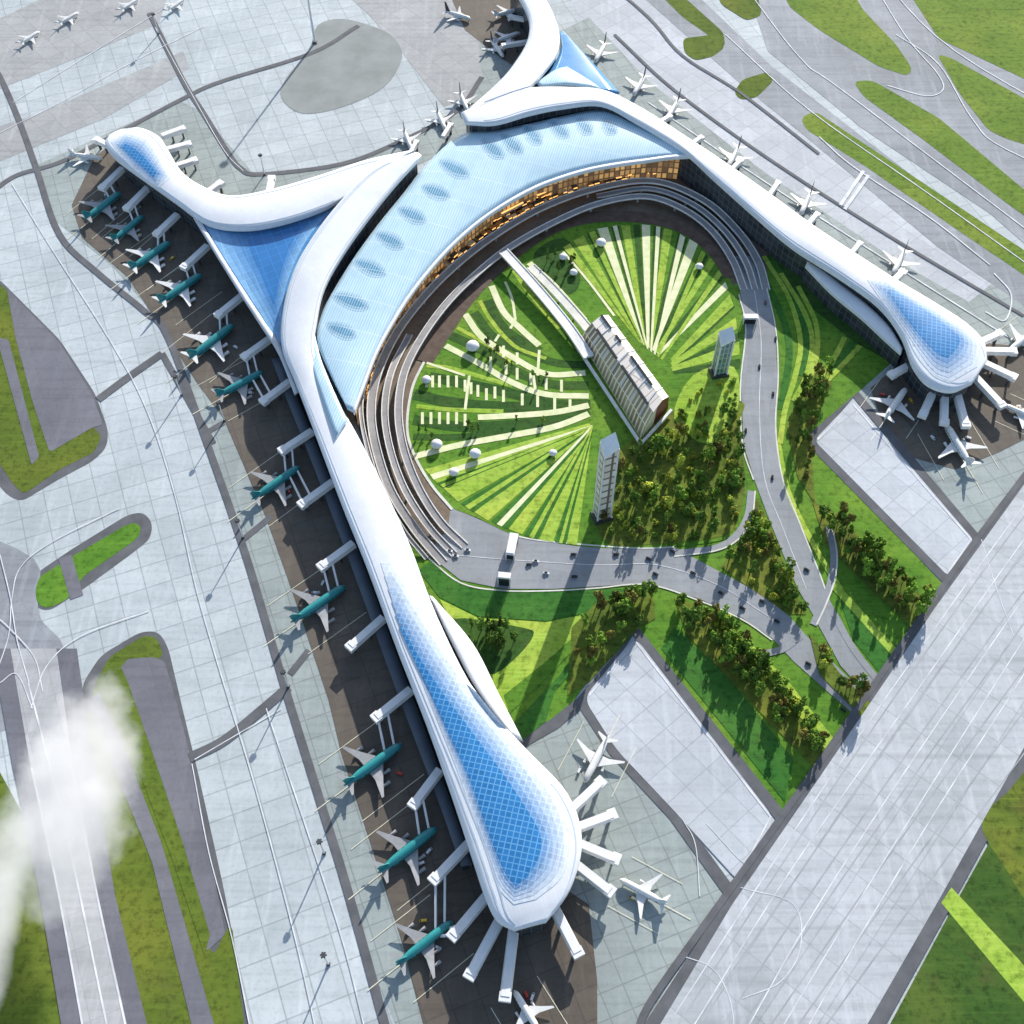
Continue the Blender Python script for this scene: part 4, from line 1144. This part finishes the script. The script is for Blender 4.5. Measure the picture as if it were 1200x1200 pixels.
# ramp viaduct from the ring to the station
def beam_path(name, pts, zs, w, mats, label=None, cat=None):
    px = catmull([(x, y, z) for (x, y), z in zip(pts, zs)], 6)
    wp = [P(p.x, p.y, p.z) for p in px]
    bm = bmesh.new()
    rows = []
    n = len(wp)
    for i, p in enumerate(wp):
        d = wp[min(n - 1, i + 1)] - wp[max(0, i - 1)]
        d.z = 0
        d.normalize()
        nr = Vector((-d.y, d.x, 0))
        rows.append([bm.verts.new(p + nr * a + Vector((0, 0, b))) for a, b in ((-w / 2, 0.8), (-w / 2, -2), (w / 2, -2), (w / 2, 0.8), (w / 2 - 1.2, 0.8), (w / 2 - 1.2, 0), (-w / 2 + 1.2, 0), (-w / 2 + 1.2, 0.8))])
    for i in range(n - 1):
        for k in range(8):
            f = bm.faces.new((rows[i][k], rows[i][(k + 1) % 8], rows[i + 1][(k + 1) % 8], rows[i + 1][k]))
            f.material_index = 0
    bm.faces.new(rows[0])
    bm.faces.new(rows[-1][::-1])
    for i in range(3, n - 1, 5):
        p = wp[i]
        tube(bm, (p.x, p.y, 0), (p.x, p.y, p.z - 2), 1.5, seg=8)
    o = link(name, bm, mats)
    if label:
        tag(o, label, cat)
    return o
beam_path('footbridge', [(590, 294), (612, 318), (640, 350), (668, 385), (690, 418)], [14, 13, 12, 11, 9], 13, M['parapet'], 'white elevated walkway from the ring road to the left foot of the station hall', 'walkway')
beam_path('footbridge', [(622, 312), (648, 338), (670, 362), (692, 388)], [9, 10, 10, 12], 12, M['curb'], 'cream elevated walkway running into the far end of the station hall', 'walkway')

# control tower
def prism_building(name, base_px, w, d, h, rz, slope, mats, label, cat):
    root = empty(name, P(*base_px, 0), rz)
    tag(root, label, cat)
    hw, hd = w / 2, d / 2
    c = [(-hw, -hd), (hw, -hd), (hw, hd), (-hw, hd)]
    tops = [h - slope, h - slope * 0.4, h, h - slope * 0.3]
    for i in range(4):
        j = (i + 1) % 4
        bm = bmesh.new()
        uv = bm.loops.layers.uv.new('UVMap')
        a, b = Vector((*c[i], 0)), Vector((*c[j], 0))
        f = bm.faces.new([bm.verts.new(p) for p in (a, b, b + Vector((0, 0, tops[j])), a + Vector((0, 0, tops[i])))])
        ln = (b - a).length
        for lp, q in zip(f.loops, ((0, 0), (ln, 0), (ln, tops[j]), (0, tops[i]))):
            lp[uv].uv = q
        link('facade', bm, mats[i], root)
    bm = bmesh.new()
    e = 1.06
    lo = [bm.verts.new((x * e, y * e, t)) for (x, y), t in zip(c, tops)]
    hi = [bm.verts.new((x * e, y * e, t + 4)) for (x, y), t in zip(c, tops)]
    bm.faces.new(hi)
    bm.faces.new(lo[::-1])
    for i in range(4):
        j = (i + 1) % 4
        bm.faces.new((lo[i], lo[j], hi[j], hi[i]))
    link('roof', bm, M['roof'], root)
    bm = bmesh.new()
    for i in range(4):
        tube(bm, (c[i][0], c[i][1], 0), (c[i][0], c[i][1], tops[i]), 1.1, seg=8)
    link('corner_post', bm, M['fascia'], root)
    bm = bmesh.new()
    box(bm, (0, 0, 2.5), (w * 1.5, d * 1.5, 5), taper=0.9)
    link('base', bm, M['steel'], root)
    return root
tw = prism_building('office_tower', (705, 606), 14, 11, 130, R(20), 20, [M['tower_warm'], M['tower_glass'], M['tower_glass'], M['tower_warm']], 'slender white topped tower with a blue glass side at the foot of the station hall', 'tower')
prism_building('glass_tower', (842, 438), 14, 11, 66, R(12), 14, [M['green_glass'], M['green_glass'], M['green_glass'], M['green_glass']], 'short green glass tower with white slanted top near the right side of the garden', 'tower')

# gatehouses on the roads
def gatehouse(px, w, d, h, rz, label):
    root = empty('gatehouse', P(*px, 0), rz)
    tag(root, label, 'gatehouse')
    bm = bmesh.new()
    box(bm, (0, 0, h + 0.75), (w, d, 1.5))
    box(bm, (0, 0, h + 1.9), (w * 0.9, d * 0.9, 0.8))
    link('roof', bm, M['bridge'], root)
    bm = bmesh.new()
    box(bm, (0, 0, h / 2 + 0.4), (w * 0.78, d * 0.82, h - 0.8))
    link('cabin', bm, M['dark'], root)
    for i in (-1, 1):
        for j in (-1, 1):
            bm = bmesh.new()
            tube(bm, (i * w * 0.46, j * d * 0.46, 0.3), (i * w * 0.46, j * d * 0.46, h), 0.6, seg=8)
            link('post', bm, M['fascia'], root)
    return root
gatehouse((600, 646), 9, 26, 13, R(-10), 'white roofed gatehouse standing on the upper edge of the grey road')
gatehouse((591, 684), 13, 7, 15, R(-6), 'white roofed gatehouse with dark front at the lower edge of the grey road')
gatehouse((878, 378), 17, 7, 9, R(0), 'flat white roofed gatehouse across the right-hand road')

# domed pavilions
def pavilion(px, r, label):
    root = empty('pavilion', P(*px, 0.3))
    tag(root, label, 'pavilion', 'small white pavilions in the garden')
    bm = bmesh.new()
    bmesh.ops.create_uvsphere(bm, u_segments=16, v_segments=10, radius=r)
    for v in bm.verts:
        if v.co.z < 0:
            v.co.z *= 0.15
        v.co.z = v.co.z * 0.8 + r * 0.75
    link('dome', bm, M['bridge'], root, smooth=True)
    bm = bmesh.new()
    tube(bm, (0, 0, 0), (0, 0, r * 0.7), r * 0.62, seg=14)
    link('drum', bm, M['steel'], root)
    return root
for px, r, w in (((512, 524), 6.5, 'on the lawn just above the lowest cream path, nearest the ring road'), ((557, 535), 6.5, 'on the lowest cream path of the garden'), ((532, 556), 5.5, 'below the lowest cream path on the striped lawn'), ((554, 410), 8, 'between the two curving cream paths, left garden'),
                 ((500, 448), 5.5, 'at the left end of the dark planted rows by the kerb'), ((704, 288), 6.5, 'in the lime stripes near the top garden wall'), ((660, 304), 5.5, 'in the dark round bed left of the top lime stripes'), ((672, 322), 5, 'below the dark round bed, by the cream walkway'), ((819, 315), 5, 'among the fan of stripes at the upper right of the garden'), ((648, 533), 4.5, 'on the lower garden lawn left of the slender tower')):
    pavilion(px, r, 'white domed pavilion ' + w)

# ------------------------------------------------------------------ floodlight masts
def mast(px, h, label):
    root = empty('floodlight_mast', P(*px, 0.3))
    tag(root, label, 'light mast')
    bm = bmesh.new()
    tube(bm, (0, 0, 0), (0, 0, h), h * 0.011 + 0.5, h * 0.006 + 0.25, 10)
    link('pole', bm, M['fascia'], root)
    bm = bmesh.new()
    tube(bm, (0, 0, h - 1.5), (0, 0, h + 1), h * 0.03 + 1, h * 0.03 + 1, 12)
    for k in range(6):
        t = k * math.pi / 3
        box(bm, (math.cos(t) * (h * 0.03 + 1.2), math.sin(t) * (h * 0.03 + 1.2), h - 0.6), (1.2, 1.2, 1.4), t)
    link('lamp_head', bm, M['steel'], root)
    bm = bmesh.new()
    box(bm, (0, 0, 1), (h * 0.05 + 1.5, h * 0.05 + 1.5, 2), taper=0.6)
    link('base', bm, M['steel'], root)
mast((369, 50), 120, 'very tall floodlight mast beside the worn grey oval at the top')
for px, w in (((213, 463), 'beside the short dark crossing lane, uppermost on the left apron'), ((263, 493), 'by the dark lane left of the roof hub'), ((285, 630), 'by the dark lane level with the oval grass island'), ((338, 805), 'where the thick dark crossing lane meets the long lane'),
              ((380, 1000), 'by the dark lane left of the second teal airliner from the bottom'), ((385, 1130), 'by the dark lane left of the bottom teal airliner'), ((186, 40), 'at the head of the dark lane on the upper left apron'), ((310, 205), 'at the bend of the lane above the upper left concourse')):
    mast(px, 32, 'thin floodlight mast ' + w)

# ------------------------------------------------------------------ vehicles
def build_car(name, paint):
    root = empty(name)
    bm = bmesh.new()
    box(bm, (0, 0, 0.75), (4.8, 1.9, 0.8), taper=0.95)
    box(bm, (0.1, 0, 0.72), (5.0, 1.8, 0.45))
    link('body', bm, paint, root)
    bm = bmesh.new()
    box(bm, (-0.25, 0, 1.45), (2.6, 1.7, 0.65), taper=0.78)
    link('cabin', bm, M['dark'], root)
    for x in (-1.5, 1.5):
        for y in (-0.85, 0.85):
            bm = bmesh.new()
            tube(bm, (x, y - 0.12, 0.34), (x, y + 0.12, 0.34), 0.34, seg=10)
            link('wheel', bm, M['tyre'], root)
    root.scale = (1.25,) * 3
    return root
protos = [build_car(n, p) for n, p in zip(('black_car', 'white_car', 'orange_taxi', 'cream_taxi'), CARP)]
first = [True] * 4
def car(ci, px, ang, label, group, z=1.05):
    o = protos[ci] if first[ci] else copy_tree(protos[ci])
    first[ci] = False
    o.location = P(*px, z)
    o.rotation_euler = (0, 0, ang)
    tag(o, label, 'car', group)
for x, y in ((620, 662), (672, 650), (673, 676), (722, 650), (768, 673), (788, 646), (812, 672), (893, 705), (910, 728), (945, 668), (947, 778), (988, 832), (870, 713), (845, 695), (760, 655)):
    car(0, (x, y), dirang((x, y), (x + 30, y + (0 if x < 760 else 16))), 'black car driving on the grey road south of the garden', 'cars on the grey roads')
for x, y in ((909, 397), (897, 355), (874, 505), (906, 462), (886, 600), (905, 560), (890, 430)):
    car(0, (x, y), dirang((x, y), (x, y + 30)), 'black car driving on the broad road right of the garden', 'cars on the grey roads')
for x, y in ((527, 646), (534, 652), (628, 658), (640, 672), (548, 645)):
    car(1, (x, y), dirang((x, y), (x + 30, y + 5)), 'white car on the grey road near the two gatehouses', 'cars on the grey roads')
fore = catmull([(422, 476), (428, 445), (445, 412), (468, 374), (500, 335), (535, 298), (575, 268), (615, 246), (660, 226), (710, 212), (760, 202), (790, 198)], 8)
for i, p in enumerate(fore):
    for k in range(2 if i % 3 else 1):
        ci = random.choice((2, 2, 3, 3, 1, 0))
        q = fore[min(i + 1, len(fore) - 1)]
        r = fore[max(i - 1, 0)]
        off = random.uniform(-6, 7)
        lab = {0: 'black car waiting in the brown terminal forecourt', 1: 'white car waiting in the brown terminal forecourt', 2: 'orange taxi waiting in the brown terminal forecourt', 3: 'cream taxi waiting in the brown terminal forecourt'}[ci]
        car(ci, (p.x + off * 0.7, p.y + off * 0.7), dirang((r.x, r.y), (q.x, q.y)), lab, 'vehicles in the terminal forecourt', 0.62)

# service vans on the stands
def build_van(name, paint):
    root = empty(name)
    bm = bmesh.new()
    box(bm, (-0.6, 0, 1.5), (5.2, 2.3, 2.0), taper=0.94)
    box(bm, (2.6, 0, 1.1), (1.5, 2.2, 1.2), taper=0.9)
    link('body', bm, paint, root)
    bm = bmesh.new()
    box(bm, (2.35, 0, 2.0), (0.9, 1.9, 0.7), taper=0.8)
    link('windscreen', bm, M['dark'], root)
    for x in (-2, 2.2):
        for y in (-1, 1):
            bm = bmesh.new()
            tube(bm, (x, y - 0.15, 0.45), (x, y + 0.15, 0.45), 0.45, seg=10)
            link('wheel', bm, M['tyre'], root)
    return root
vans = [build_van('service_van', CARP[1]), build_van('service_van', car_paint('yellow van paint', (0.7, 0.45, 0.04))), build_van('service_van', car_paint('red van paint', (0.5, 0.05, 0.03)))]
vf = [True] * 3
for o_, k, mid, dr in PLANES[:17]:
    for t in range(2):
        j = random.choice((0, 0, 1, 2))
        v = vans[j] if vf[j] else copy_tree(vans[j])
        vf[j] = False
        n = Vector((-dr.y, dr.x, 0)) * random.choice((-1, 1))
        p = mid + dr * random.uniform(-6, 20) * k + n * random.uniform(9, 20) * k
        v.location = (p.x, p.y, 0.7)
        v.rotation_euler = (0, 0, random.uniform(0, 6.28))
        tag(v, ('white', 'yellow', 'red')[j] + ' service van parked beside the airliners on the dark stands', 'van', 'service vans on the aircraft stands')

# kerbside canopies of the forecourt
def canopy(a, b, mat, label):
    root = empty('kerb_canopy', P(*a, 0.3))
    tag(root, label, 'canopy', 'amber canopies along the terminal forecourt')
    A, B = Vector((0, 0, 9)), P(*b, 0.3) - P(*a, 0.3) + Vector((0, 0, 9))
    bm = bmesh.new()
    bar(bm, A, B, 6, 1.0)
    link('roof', bm, mat, root)
    bm = bmesh.new()
    bar(bm, A + Vector((0, 0, 0.9)), B + Vector((0, 0, 0.9)), 1.6, 0.8)
    link('lamp_strip', bm, lamp_m, root)
    for t in (0.08, 0.5, 0.92):
        bm = bmesh.new()
        p = A.lerp(B, t)
        tube(bm, (p.x, p.y, 0), (p.x, p.y, 8.5), 0.5, seg=8)
        link('post', bm, M['steel'], root)
amber = plain('amber canopy', (0.55, 0.30, 0.10), 0.5, (0.40, 0.2, 0.06), 0.15)
lamp_m = plain('lit amber lamp strip', (0.9, 0.55, 0.2), 0.4)
lamp_m.node_tree.nodes['Principled BSDF'].inputs['Emission Color'].default_value = (1.0, 0.5, 0.14, 1)
lamp_m.node_tree.nodes['Principled BSDF'].inputs['Emission Strength'].default_value = 1.3
cream_c = plain('cream canopy', (0.72, 0.62, 0.45), 0.5)
words = ['nearest the left end of the hall front', 'second from the left end of the hall front', 'third from the left end of the hall front', 'fourth from the left end of the hall front', 'fifth from the left end, below the hall roof middle', 'sixth from the left end, right of the hall roof middle', 'seventh from the left end of the hall front', 'eighth from the left end of the hall front', 'last before the right-hand concourse begins']
for i, w in enumerate(words):
    j = 3 + i * 8
    a, b = fore[j], fore[j + 5]
    canopy((a.x - 2, a.y - 2), (b.x - 2, b.y - 2), amber if i % 2 else cream_c, ('amber' if i % 2 else 'cream') + ' kerbside canopy ' + w)


# small kiosks along the forecourt
def build_kiosk(name, wall, roofm):
    root = empty(name)
    bm = bmesh.new()
    box(bm, (0, 0, 2.6), (7, 5, 5.2))
    link('cabin', bm, wall, root)
    bm = bmesh.new()
    box(bm, (0, 0, 5.5), (8.6, 6.4, 0.6))
    box(bm, (0, 0, 6.1), (5, 3.6, 0.7), taper=0.8)
    link('roof', bm, roofm, root)
    bm = bmesh.new()
    box(bm, (0, -2.6, 2.9), (5, 0.25, 2.2))
    link('window', bm, M['dark'], root)
    bm = bmesh.new()
    box(bm, (0, -3.4, 5.6), (6, 0.5, 0.9))
    link('lamp_strip', bm, lamp_m, root)
    return root
KP = [build_kiosk('kiosk', M['shade'], amber), build_kiosk('kiosk', amber, cream_c), build_kiosk('kiosk', cream_c, M['steel'])]
KN = ['amber roofed kiosk in the brown terminal forecourt', 'cream roofed kiosk in the brown terminal forecourt', 'dark roofed kiosk in the brown terminal forecourt']
fk = [True] * 3
for i in range(2, len(fore) - 1):
    for side in (-4.5, 4.0):
        if random.random() < 0.12:
            continue
        p, q = fore[i], fore[i + 1]
        d = (q - p).normalized()
        nn = Vector((-d.y, d.x))
        c = p + nn * (side + random.uniform(-1.5, 1.5))
        j = random.randrange(3)
        o = KP[j] if fk[j] else copy_tree(KP[j])
        fk[j] = False
        o.location = P(c.x, c.y, 0.6)
        o.rotation_euler = (0, 0, dirang((p.x, p.y), (q.x, q.y)))
        o.scale = (random.uniform(0.7, 1.3), random.uniform(0.7, 1.2), random.uniform(0.8, 1.5))
        tag(o, KN[j], 'kiosk', 'kiosks in the terminal forecourt')

# ------------------------------------------------------------------ trees
def build_tree(name, h, r, leaf, seed, nleaf=620, conic=0.0):
    rnd = random.Random(seed)
    bm = bmesh.new()
    tube(bm, (0, 0, 0), (0.2, 0.1, h * 0.62), 0.45, 0.18, 7)
    for k in range(5):
        t = rnd.uniform(0, 6.28)
        z = h * rnd.uniform(0.3, 0.55)
        tube(bm, (0, 0, z), (math.cos(t) * r * 0.6, math.sin(t) * r * 0.6, z + h * 0.2), 0.18, 0.06, 5)
    for f in bm.faces:
        f.material_index = 1
    clumps = []
    for k in range(11):
        t, z = rnd.uniform(0, 6.28), rnd.uniform(0.3, 0.95)
        rr = r * (1 - conic * z) * math.sqrt(max(0.05, 1 - (2 * (z - 0.62)) ** 2)) * rnd.uniform(0.3, 0.75)
        clumps.append((Vector((math.cos(t) * rr, math.sin(t) * rr, z * h)), r * rnd.uniform(0.28, 0.5) * (1 - conic * 0.6 * z)))
    for k in range(nleaf):
        c, cr = rnd.choice(clumps)
        v = Vector((rnd.gauss(0, 1), rnd.gauss(0, 1), rnd.gauss(0, 1))).normalized()
        p = c + v * cr * rnd.uniform(0.6, 1.08)
        sz = rnd.uniform(0.45, 0.95) * (0.5 + r * 0.12)
        n = (v + Vector((rnd.uniform(-.6, .6), rnd.uniform(-.6, .6), rnd.uniform(-.2, .8)))).normalized()
        u = n.orthogonal().normalized()
        w = n.cross(u)
        a = rnd.uniform(0, 6.28)
        u, w = u * math.cos(a) + w * math.sin(a), w * math.cos(a) - u * math.sin(a)
        bm.faces.new([bm.verts.new(p + u * sz), bm.verts.new(p + w * sz * 0.7), bm.verts.new(p - u * sz), bm.verts.new(p - w * sz * 0.7)])
    me = bpy.data.meshes.new(name)
    bm.to_mesh(me)
    bm.free()
    me.materials.append(leaf)
    me.materials.append(M['bark'])
    return me
TM = {'dark_tree': [build_tree('dark_tree', 15, 4.2, M['leaf_dark'], 1), build_tree('dark_tree', 17, 3.8, M['leaf_dark'], 2, conic=0.5)],
      'green_tree': [build_tree('green_tree', 12, 4.4, M['leaf_mid'], 3), build_tree('green_tree', 14, 4.0, M['leaf_mid'], 4)],
      'lime_tree': [build_tree('lime_tree', 10, 3.8, M['leaf_lime'], 5)],
      'russet_tree': [build_tree('russet_tree', 13, 3.9, M['leaf_brown'], 6)]}
COLR = {'dark_tree': 'dark green', 'green_tree': 'mid green', 'lime_tree': 'yellow green', 'russet_tree': 'brownish'}
def inside(p, poly):
    c = False
    n = len(poly)
    for i in range(n):
        a, b = poly[i], poly[i - 1]
        if (a[1] > p[1]) != (b[1] > p[1]) and p[0] < (b[0] - a[0]) * (p[1] - a[1]) / (b[1] - a[1]) + a[0]:
            c = not c
    return c
NT = [0]
def tree_at(px, kind, where, group, k=1.0):
    o = bpy.data.objects.new(kind, random.choice(TM[kind]))
    COL.objects.link(o)
    o.location = P(px[0], px[1], 0.3)
    o.rotation_euler = (0, 0, random.uniform(0, 6.28))
    f = k * random.uniform(0.9, 1.55)
    o.scale = (f, f, f * random.uniform(1.0, 1.6))
    tag(o, COLR[kind] + ' tree ' + where, 'tree', group)
    NT[0] += 1
def grove(poly, n, kinds, where, group, k=1.0, gap=4.5):
    xs, ys = [p[0] for p in poly], [p[1] for p in poly]
    pts = []
    tries = 0
    while len(pts) < n and tries < 20000:
        tries += 1
        p = (random.uniform(min(xs), max(xs)), random.uniform(min(ys), max(ys)))
        if inside(p, poly) and all((p[0] - q[0]) ** 2 + (p[1] - q[1]) ** 2 > gap * gap for q in pts):
            pts.append(p)
            tree_at(p, random.choice(kinds), where, group, k)
D, G, Y, B = 'dark_tree', 'green_tree', 'lime_tree', 'russet_tree'
grove([(958, 592), (976, 600), (1035, 655), (1096, 715), (1082, 740), (1022, 686), (972, 636)], 50, [D, G, B, G], 'in the wooded strip beside the smaller light apron panel', 'trees of the right wooded strip')
grove([(942, 442), (972, 432), (974, 450), (950, 500), (955, 588), (938, 560), (925, 500)], 26, [D, B, G], 'in the thicket left of the smaller light apron panel', 'trees of the thicket by the small apron panel')
grove([(792, 702), (835, 715), (880, 755), (920, 800), (968, 862), (960, 895), (905, 845), (850, 785), (805, 742)], 58, [D, G, B, G], 'in the wooded strip below the grey road, beside the larger light panel', 'trees of the lower wooded strip')
grove([(672, 738), (700, 708), (765, 692), (766, 720), (745, 734), (690, 790), (668, 810)], 26, [D, B, G], 'on the rough ground above the larger light apron panel corner', 'trees above the large apron panel')
grove([(705, 625), (715, 560), (745, 522), (790, 490), (866, 475), (866, 500), (873, 560), (866, 603), (848, 626), (760, 636)], 66, [D, D, G, Y, B], 'in the grove at the lower right of the garden', 'trees of the garden grove', 0.95)
grove([(886, 590), (898, 612), (928, 690), (942, 718), (925, 715), (880, 685), (850, 660), (868, 632)], 24, [D, G, Y, B], 'on the rough wedge where the two grey roads meet', 'trees between the roads')
grove([(952, 745), (985, 792), (1012, 815), (1000, 820), (962, 788)], 12, [D, Y, B], 'on the narrow strip between the merging roads', 'trees between the roads')
grove([(538, 738), (552, 730), (608, 738), (612, 750), (575, 768), (550, 758)], 14, [D], 'in the short clump on the lawn beside the long concourse', 'trees of the lawn clump', 0.9)
grove([(556, 395), (600, 425), (680, 448), (690, 460), (640, 455), (560, 415)], 8, [D, G], 'between the curving cream paths of the garden', 'trees of the left garden beds', 0.6)
grove([(490, 500), (600, 494), (680, 480), (690, 490), (600, 505), (490, 515)], 8, [D, G], 'in the dark bed above the lowest cream path of the garden', 'trees of the left garden beds', 0.6)
grove([(632, 300), (660, 285), (674, 300), (672, 330), (645, 322)], 5, [D], 'in the dark round bed at the top of the garden', 'trees of the round bed', 0.7)
SM = [build_tree('shrub', 5, 3.2, M['leaf_mid'], 11, 260), build_tree('shrub', 4.5, 3.4, M['leaf_lime'], 12, 260), build_tree('shrub', 5, 3.0, M['leaf_dark'], 13, 260)]
SN = ['mid green', 'yellow green', 'dark green']
def shrubs(poly, n, where, group):
    xs, ys = [p[0] for p in poly], [p[1] for p in poly]
    c = 0
    while c < n:
        p = (random.uniform(min(xs), max(xs)), random.uniform(min(ys), max(ys)))
        if not inside(p, poly):
            continue
        j = random.choice((0, 0, 1, 1, 2))
        o = bpy.data.objects.new('shrub', SM[j])
        COL.objects.link(o)
        o.location = P(p[0], p[1], 0.5)
        o.rotation_euler = (0, 0, random.uniform(0, 6.28))
        f = random.uniform(0.7, 1.4)
        o.scale = (f, f, f * 1.2)
        tag(o, SN[j] + ' shrub ' + where, 'shrub', group)
        c += 1
shrubs([(705, 625), (715, 560), (745, 522), (790, 480), (820, 445), (866, 445), (866, 500), (873, 560), (866, 603), (848, 626), (760, 636)], 150, 'filling the grove at the lower right of the garden', 'shrubs of the garden grove')
shrubs([(886, 590), (898, 612), (928, 690), (942, 718), (925, 715), (880, 685), (850, 660), (868, 632)], 40, 'on the rough wedge between the two grey roads', 'shrubs between the roads')
shrubs([(792, 700), (835, 712), (880, 750), (930, 812), (970, 866), (960, 880), (915, 830), (860, 770), (805, 725)], 60, 'along the upper side of the wooded strip below the grey road', 'shrubs of the wooded strip')

# ------------------------------------------------------------------ low cloud
def cloud(px, z, size, dens, seed, label):
    c = P(*px, z)
    bm = bmesh.new()
    bmesh.ops.create_icosphere(bm, subdivisions=3, radius=1.0)
    rnd = random.Random(seed)
    for v in bm.verts:
        v.co = Vector((v.co.x * size[0], v.co.y * size[1], v.co.z * size[2]))
    m = bpy.data.materials.new('drifting vapour')
    m.use_nodes = True
    nt = m.node_tree
    nt.nodes.clear()
    out = nt.nodes.new('ShaderNodeOutputMaterial')
    pv = nt.nodes.new('ShaderNodeVolumePrincipled')
    pv.inputs['Color'].default_value = (0.97, 0.96, 0.96, 1)
    pv.inputs['Anisotropy'].default_value = 0.1
    tc = nt.nodes.new('ShaderNodeTexCoord')
    ns = nt.nodes.new('ShaderNodeTexNoise')
    ns.inputs['Scale'].default_value = 0.03
    ns.inputs['Detail'].default_value = 5
    ns.inputs['Roughness'].default_value = 0.6
    mp = nt.nodes.new('ShaderNodeMapping')
    mp.inputs['Location'].default_value = (seed * 37.0, seed * 11.0, 0)
    nt.links.new(tc.outputs['Object'], mp.inputs[0])
    nt.links.new(mp.outputs[0], ns.inputs['Vector'])
    # fade to the rim of the ellipsoid
    sc = nt.nodes.new('ShaderNodeVectorMath')
    sc.operation = 'DIVIDE'
    sc.inputs[1].default_value = size
    nt.links.new(tc.outputs['Object'], sc.inputs[0])
    ln = nt.nodes.new('ShaderNodeVectorMath')
    ln.operation = 'LENGTH'
    nt.links.new(sc.outputs[0], ln.inputs[0])
    r = nt.nodes.new('ShaderNodeMapRange')
    r.inputs[1].default_value = 1.0
    r.inputs[2].default_value = 0.25
    nt.links.new(ln.outputs['Value'], r.inputs[0])
    th = nt.nodes.new('ShaderNodeMath')
    th.operation = 'ADD'
    nt.links.new(ns.outputs[0], th.inputs[0])
    nt.links.new(r.outputs[0], th.inputs[1])
    r2 = nt.nodes.new('ShaderNodeMapRange')
    r2.inputs[1].default_value = 0.75
    r2.inputs[2].default_value = 1.45
    r2.inputs[3].default_value = 0.0
    r2.inputs[4].default_value = dens
    nt.links.new(th.outputs[0], r2.inputs[0])
    nt.links.new(r2.outputs[0], pv.inputs['Density'])
    nt.links.new(pv.outputs[0], out.inputs['Volume'])
    o = link('cloud', bm, m)
    o.location = c
    tag(o, label, 'cloud', kind='stuff')
    return o
cloud((88, 930), 90, (66, 132, 28), 0.075, 1, 'pinkish white cloud drifting low over the left runway')
cloud((-12, 1090), 110, (28, 170, 26), 0.05, 2, 'white mist bank along the lower left edge')

# ------------------------------------------------------------------ light
sv = P(282, 165) - P(368, 50)
sv.z = 0
EL = R(23)
sun_from = Vector((-sv.x, -sv.y, 0)).normalized()
sd = Vector((sun_from.x * math.cos(EL), sun_from.y * math.cos(EL), math.sin(EL)))
sl = bpy.data.lights.new('sun', 'SUN')
sl.energy = 5.0
sl.angle = R(0.5)
sl.color = (1.0, 0.955, 0.89)
so = bpy.data.objects.new('sun', sl)
COL.objects.link(so)
so.rotation_euler = (-sd).to_track_quat('-Z', 'Y').to_euler()
W = bpy.data.worlds.new('World')
SC.world = W
W.use_nodes = True
nt = W.node_tree
bg = nt.nodes['Background']
sk = nt.nodes.new('ShaderNodeTexSky')
sk.sky_type = 'NISHITA'
sk.sun_disc = False
sk.sun_elevation = EL
sk.sun_rotation = math.atan2(sun_from.x, sun_from.y)
nt.links.new(sk.outputs[0], bg.inputs[0])
bg.inputs[1].default_value = 0.145
SC.view_settings.view_transform = 'Standard'
SC.view_settings.look = 'None'
SC.view_settings.gamma = 1
SC.view_settings.use_curve_mapping = False
SC.view_settings.exposure = 0.5
SC.cycles.volume_bounces = 8
SC.cycles.max_bounces = 12

for o in SC.objects:
    if 'label' in o and len(o['label'].split()) > 16:
        print('LONG', o['label'])
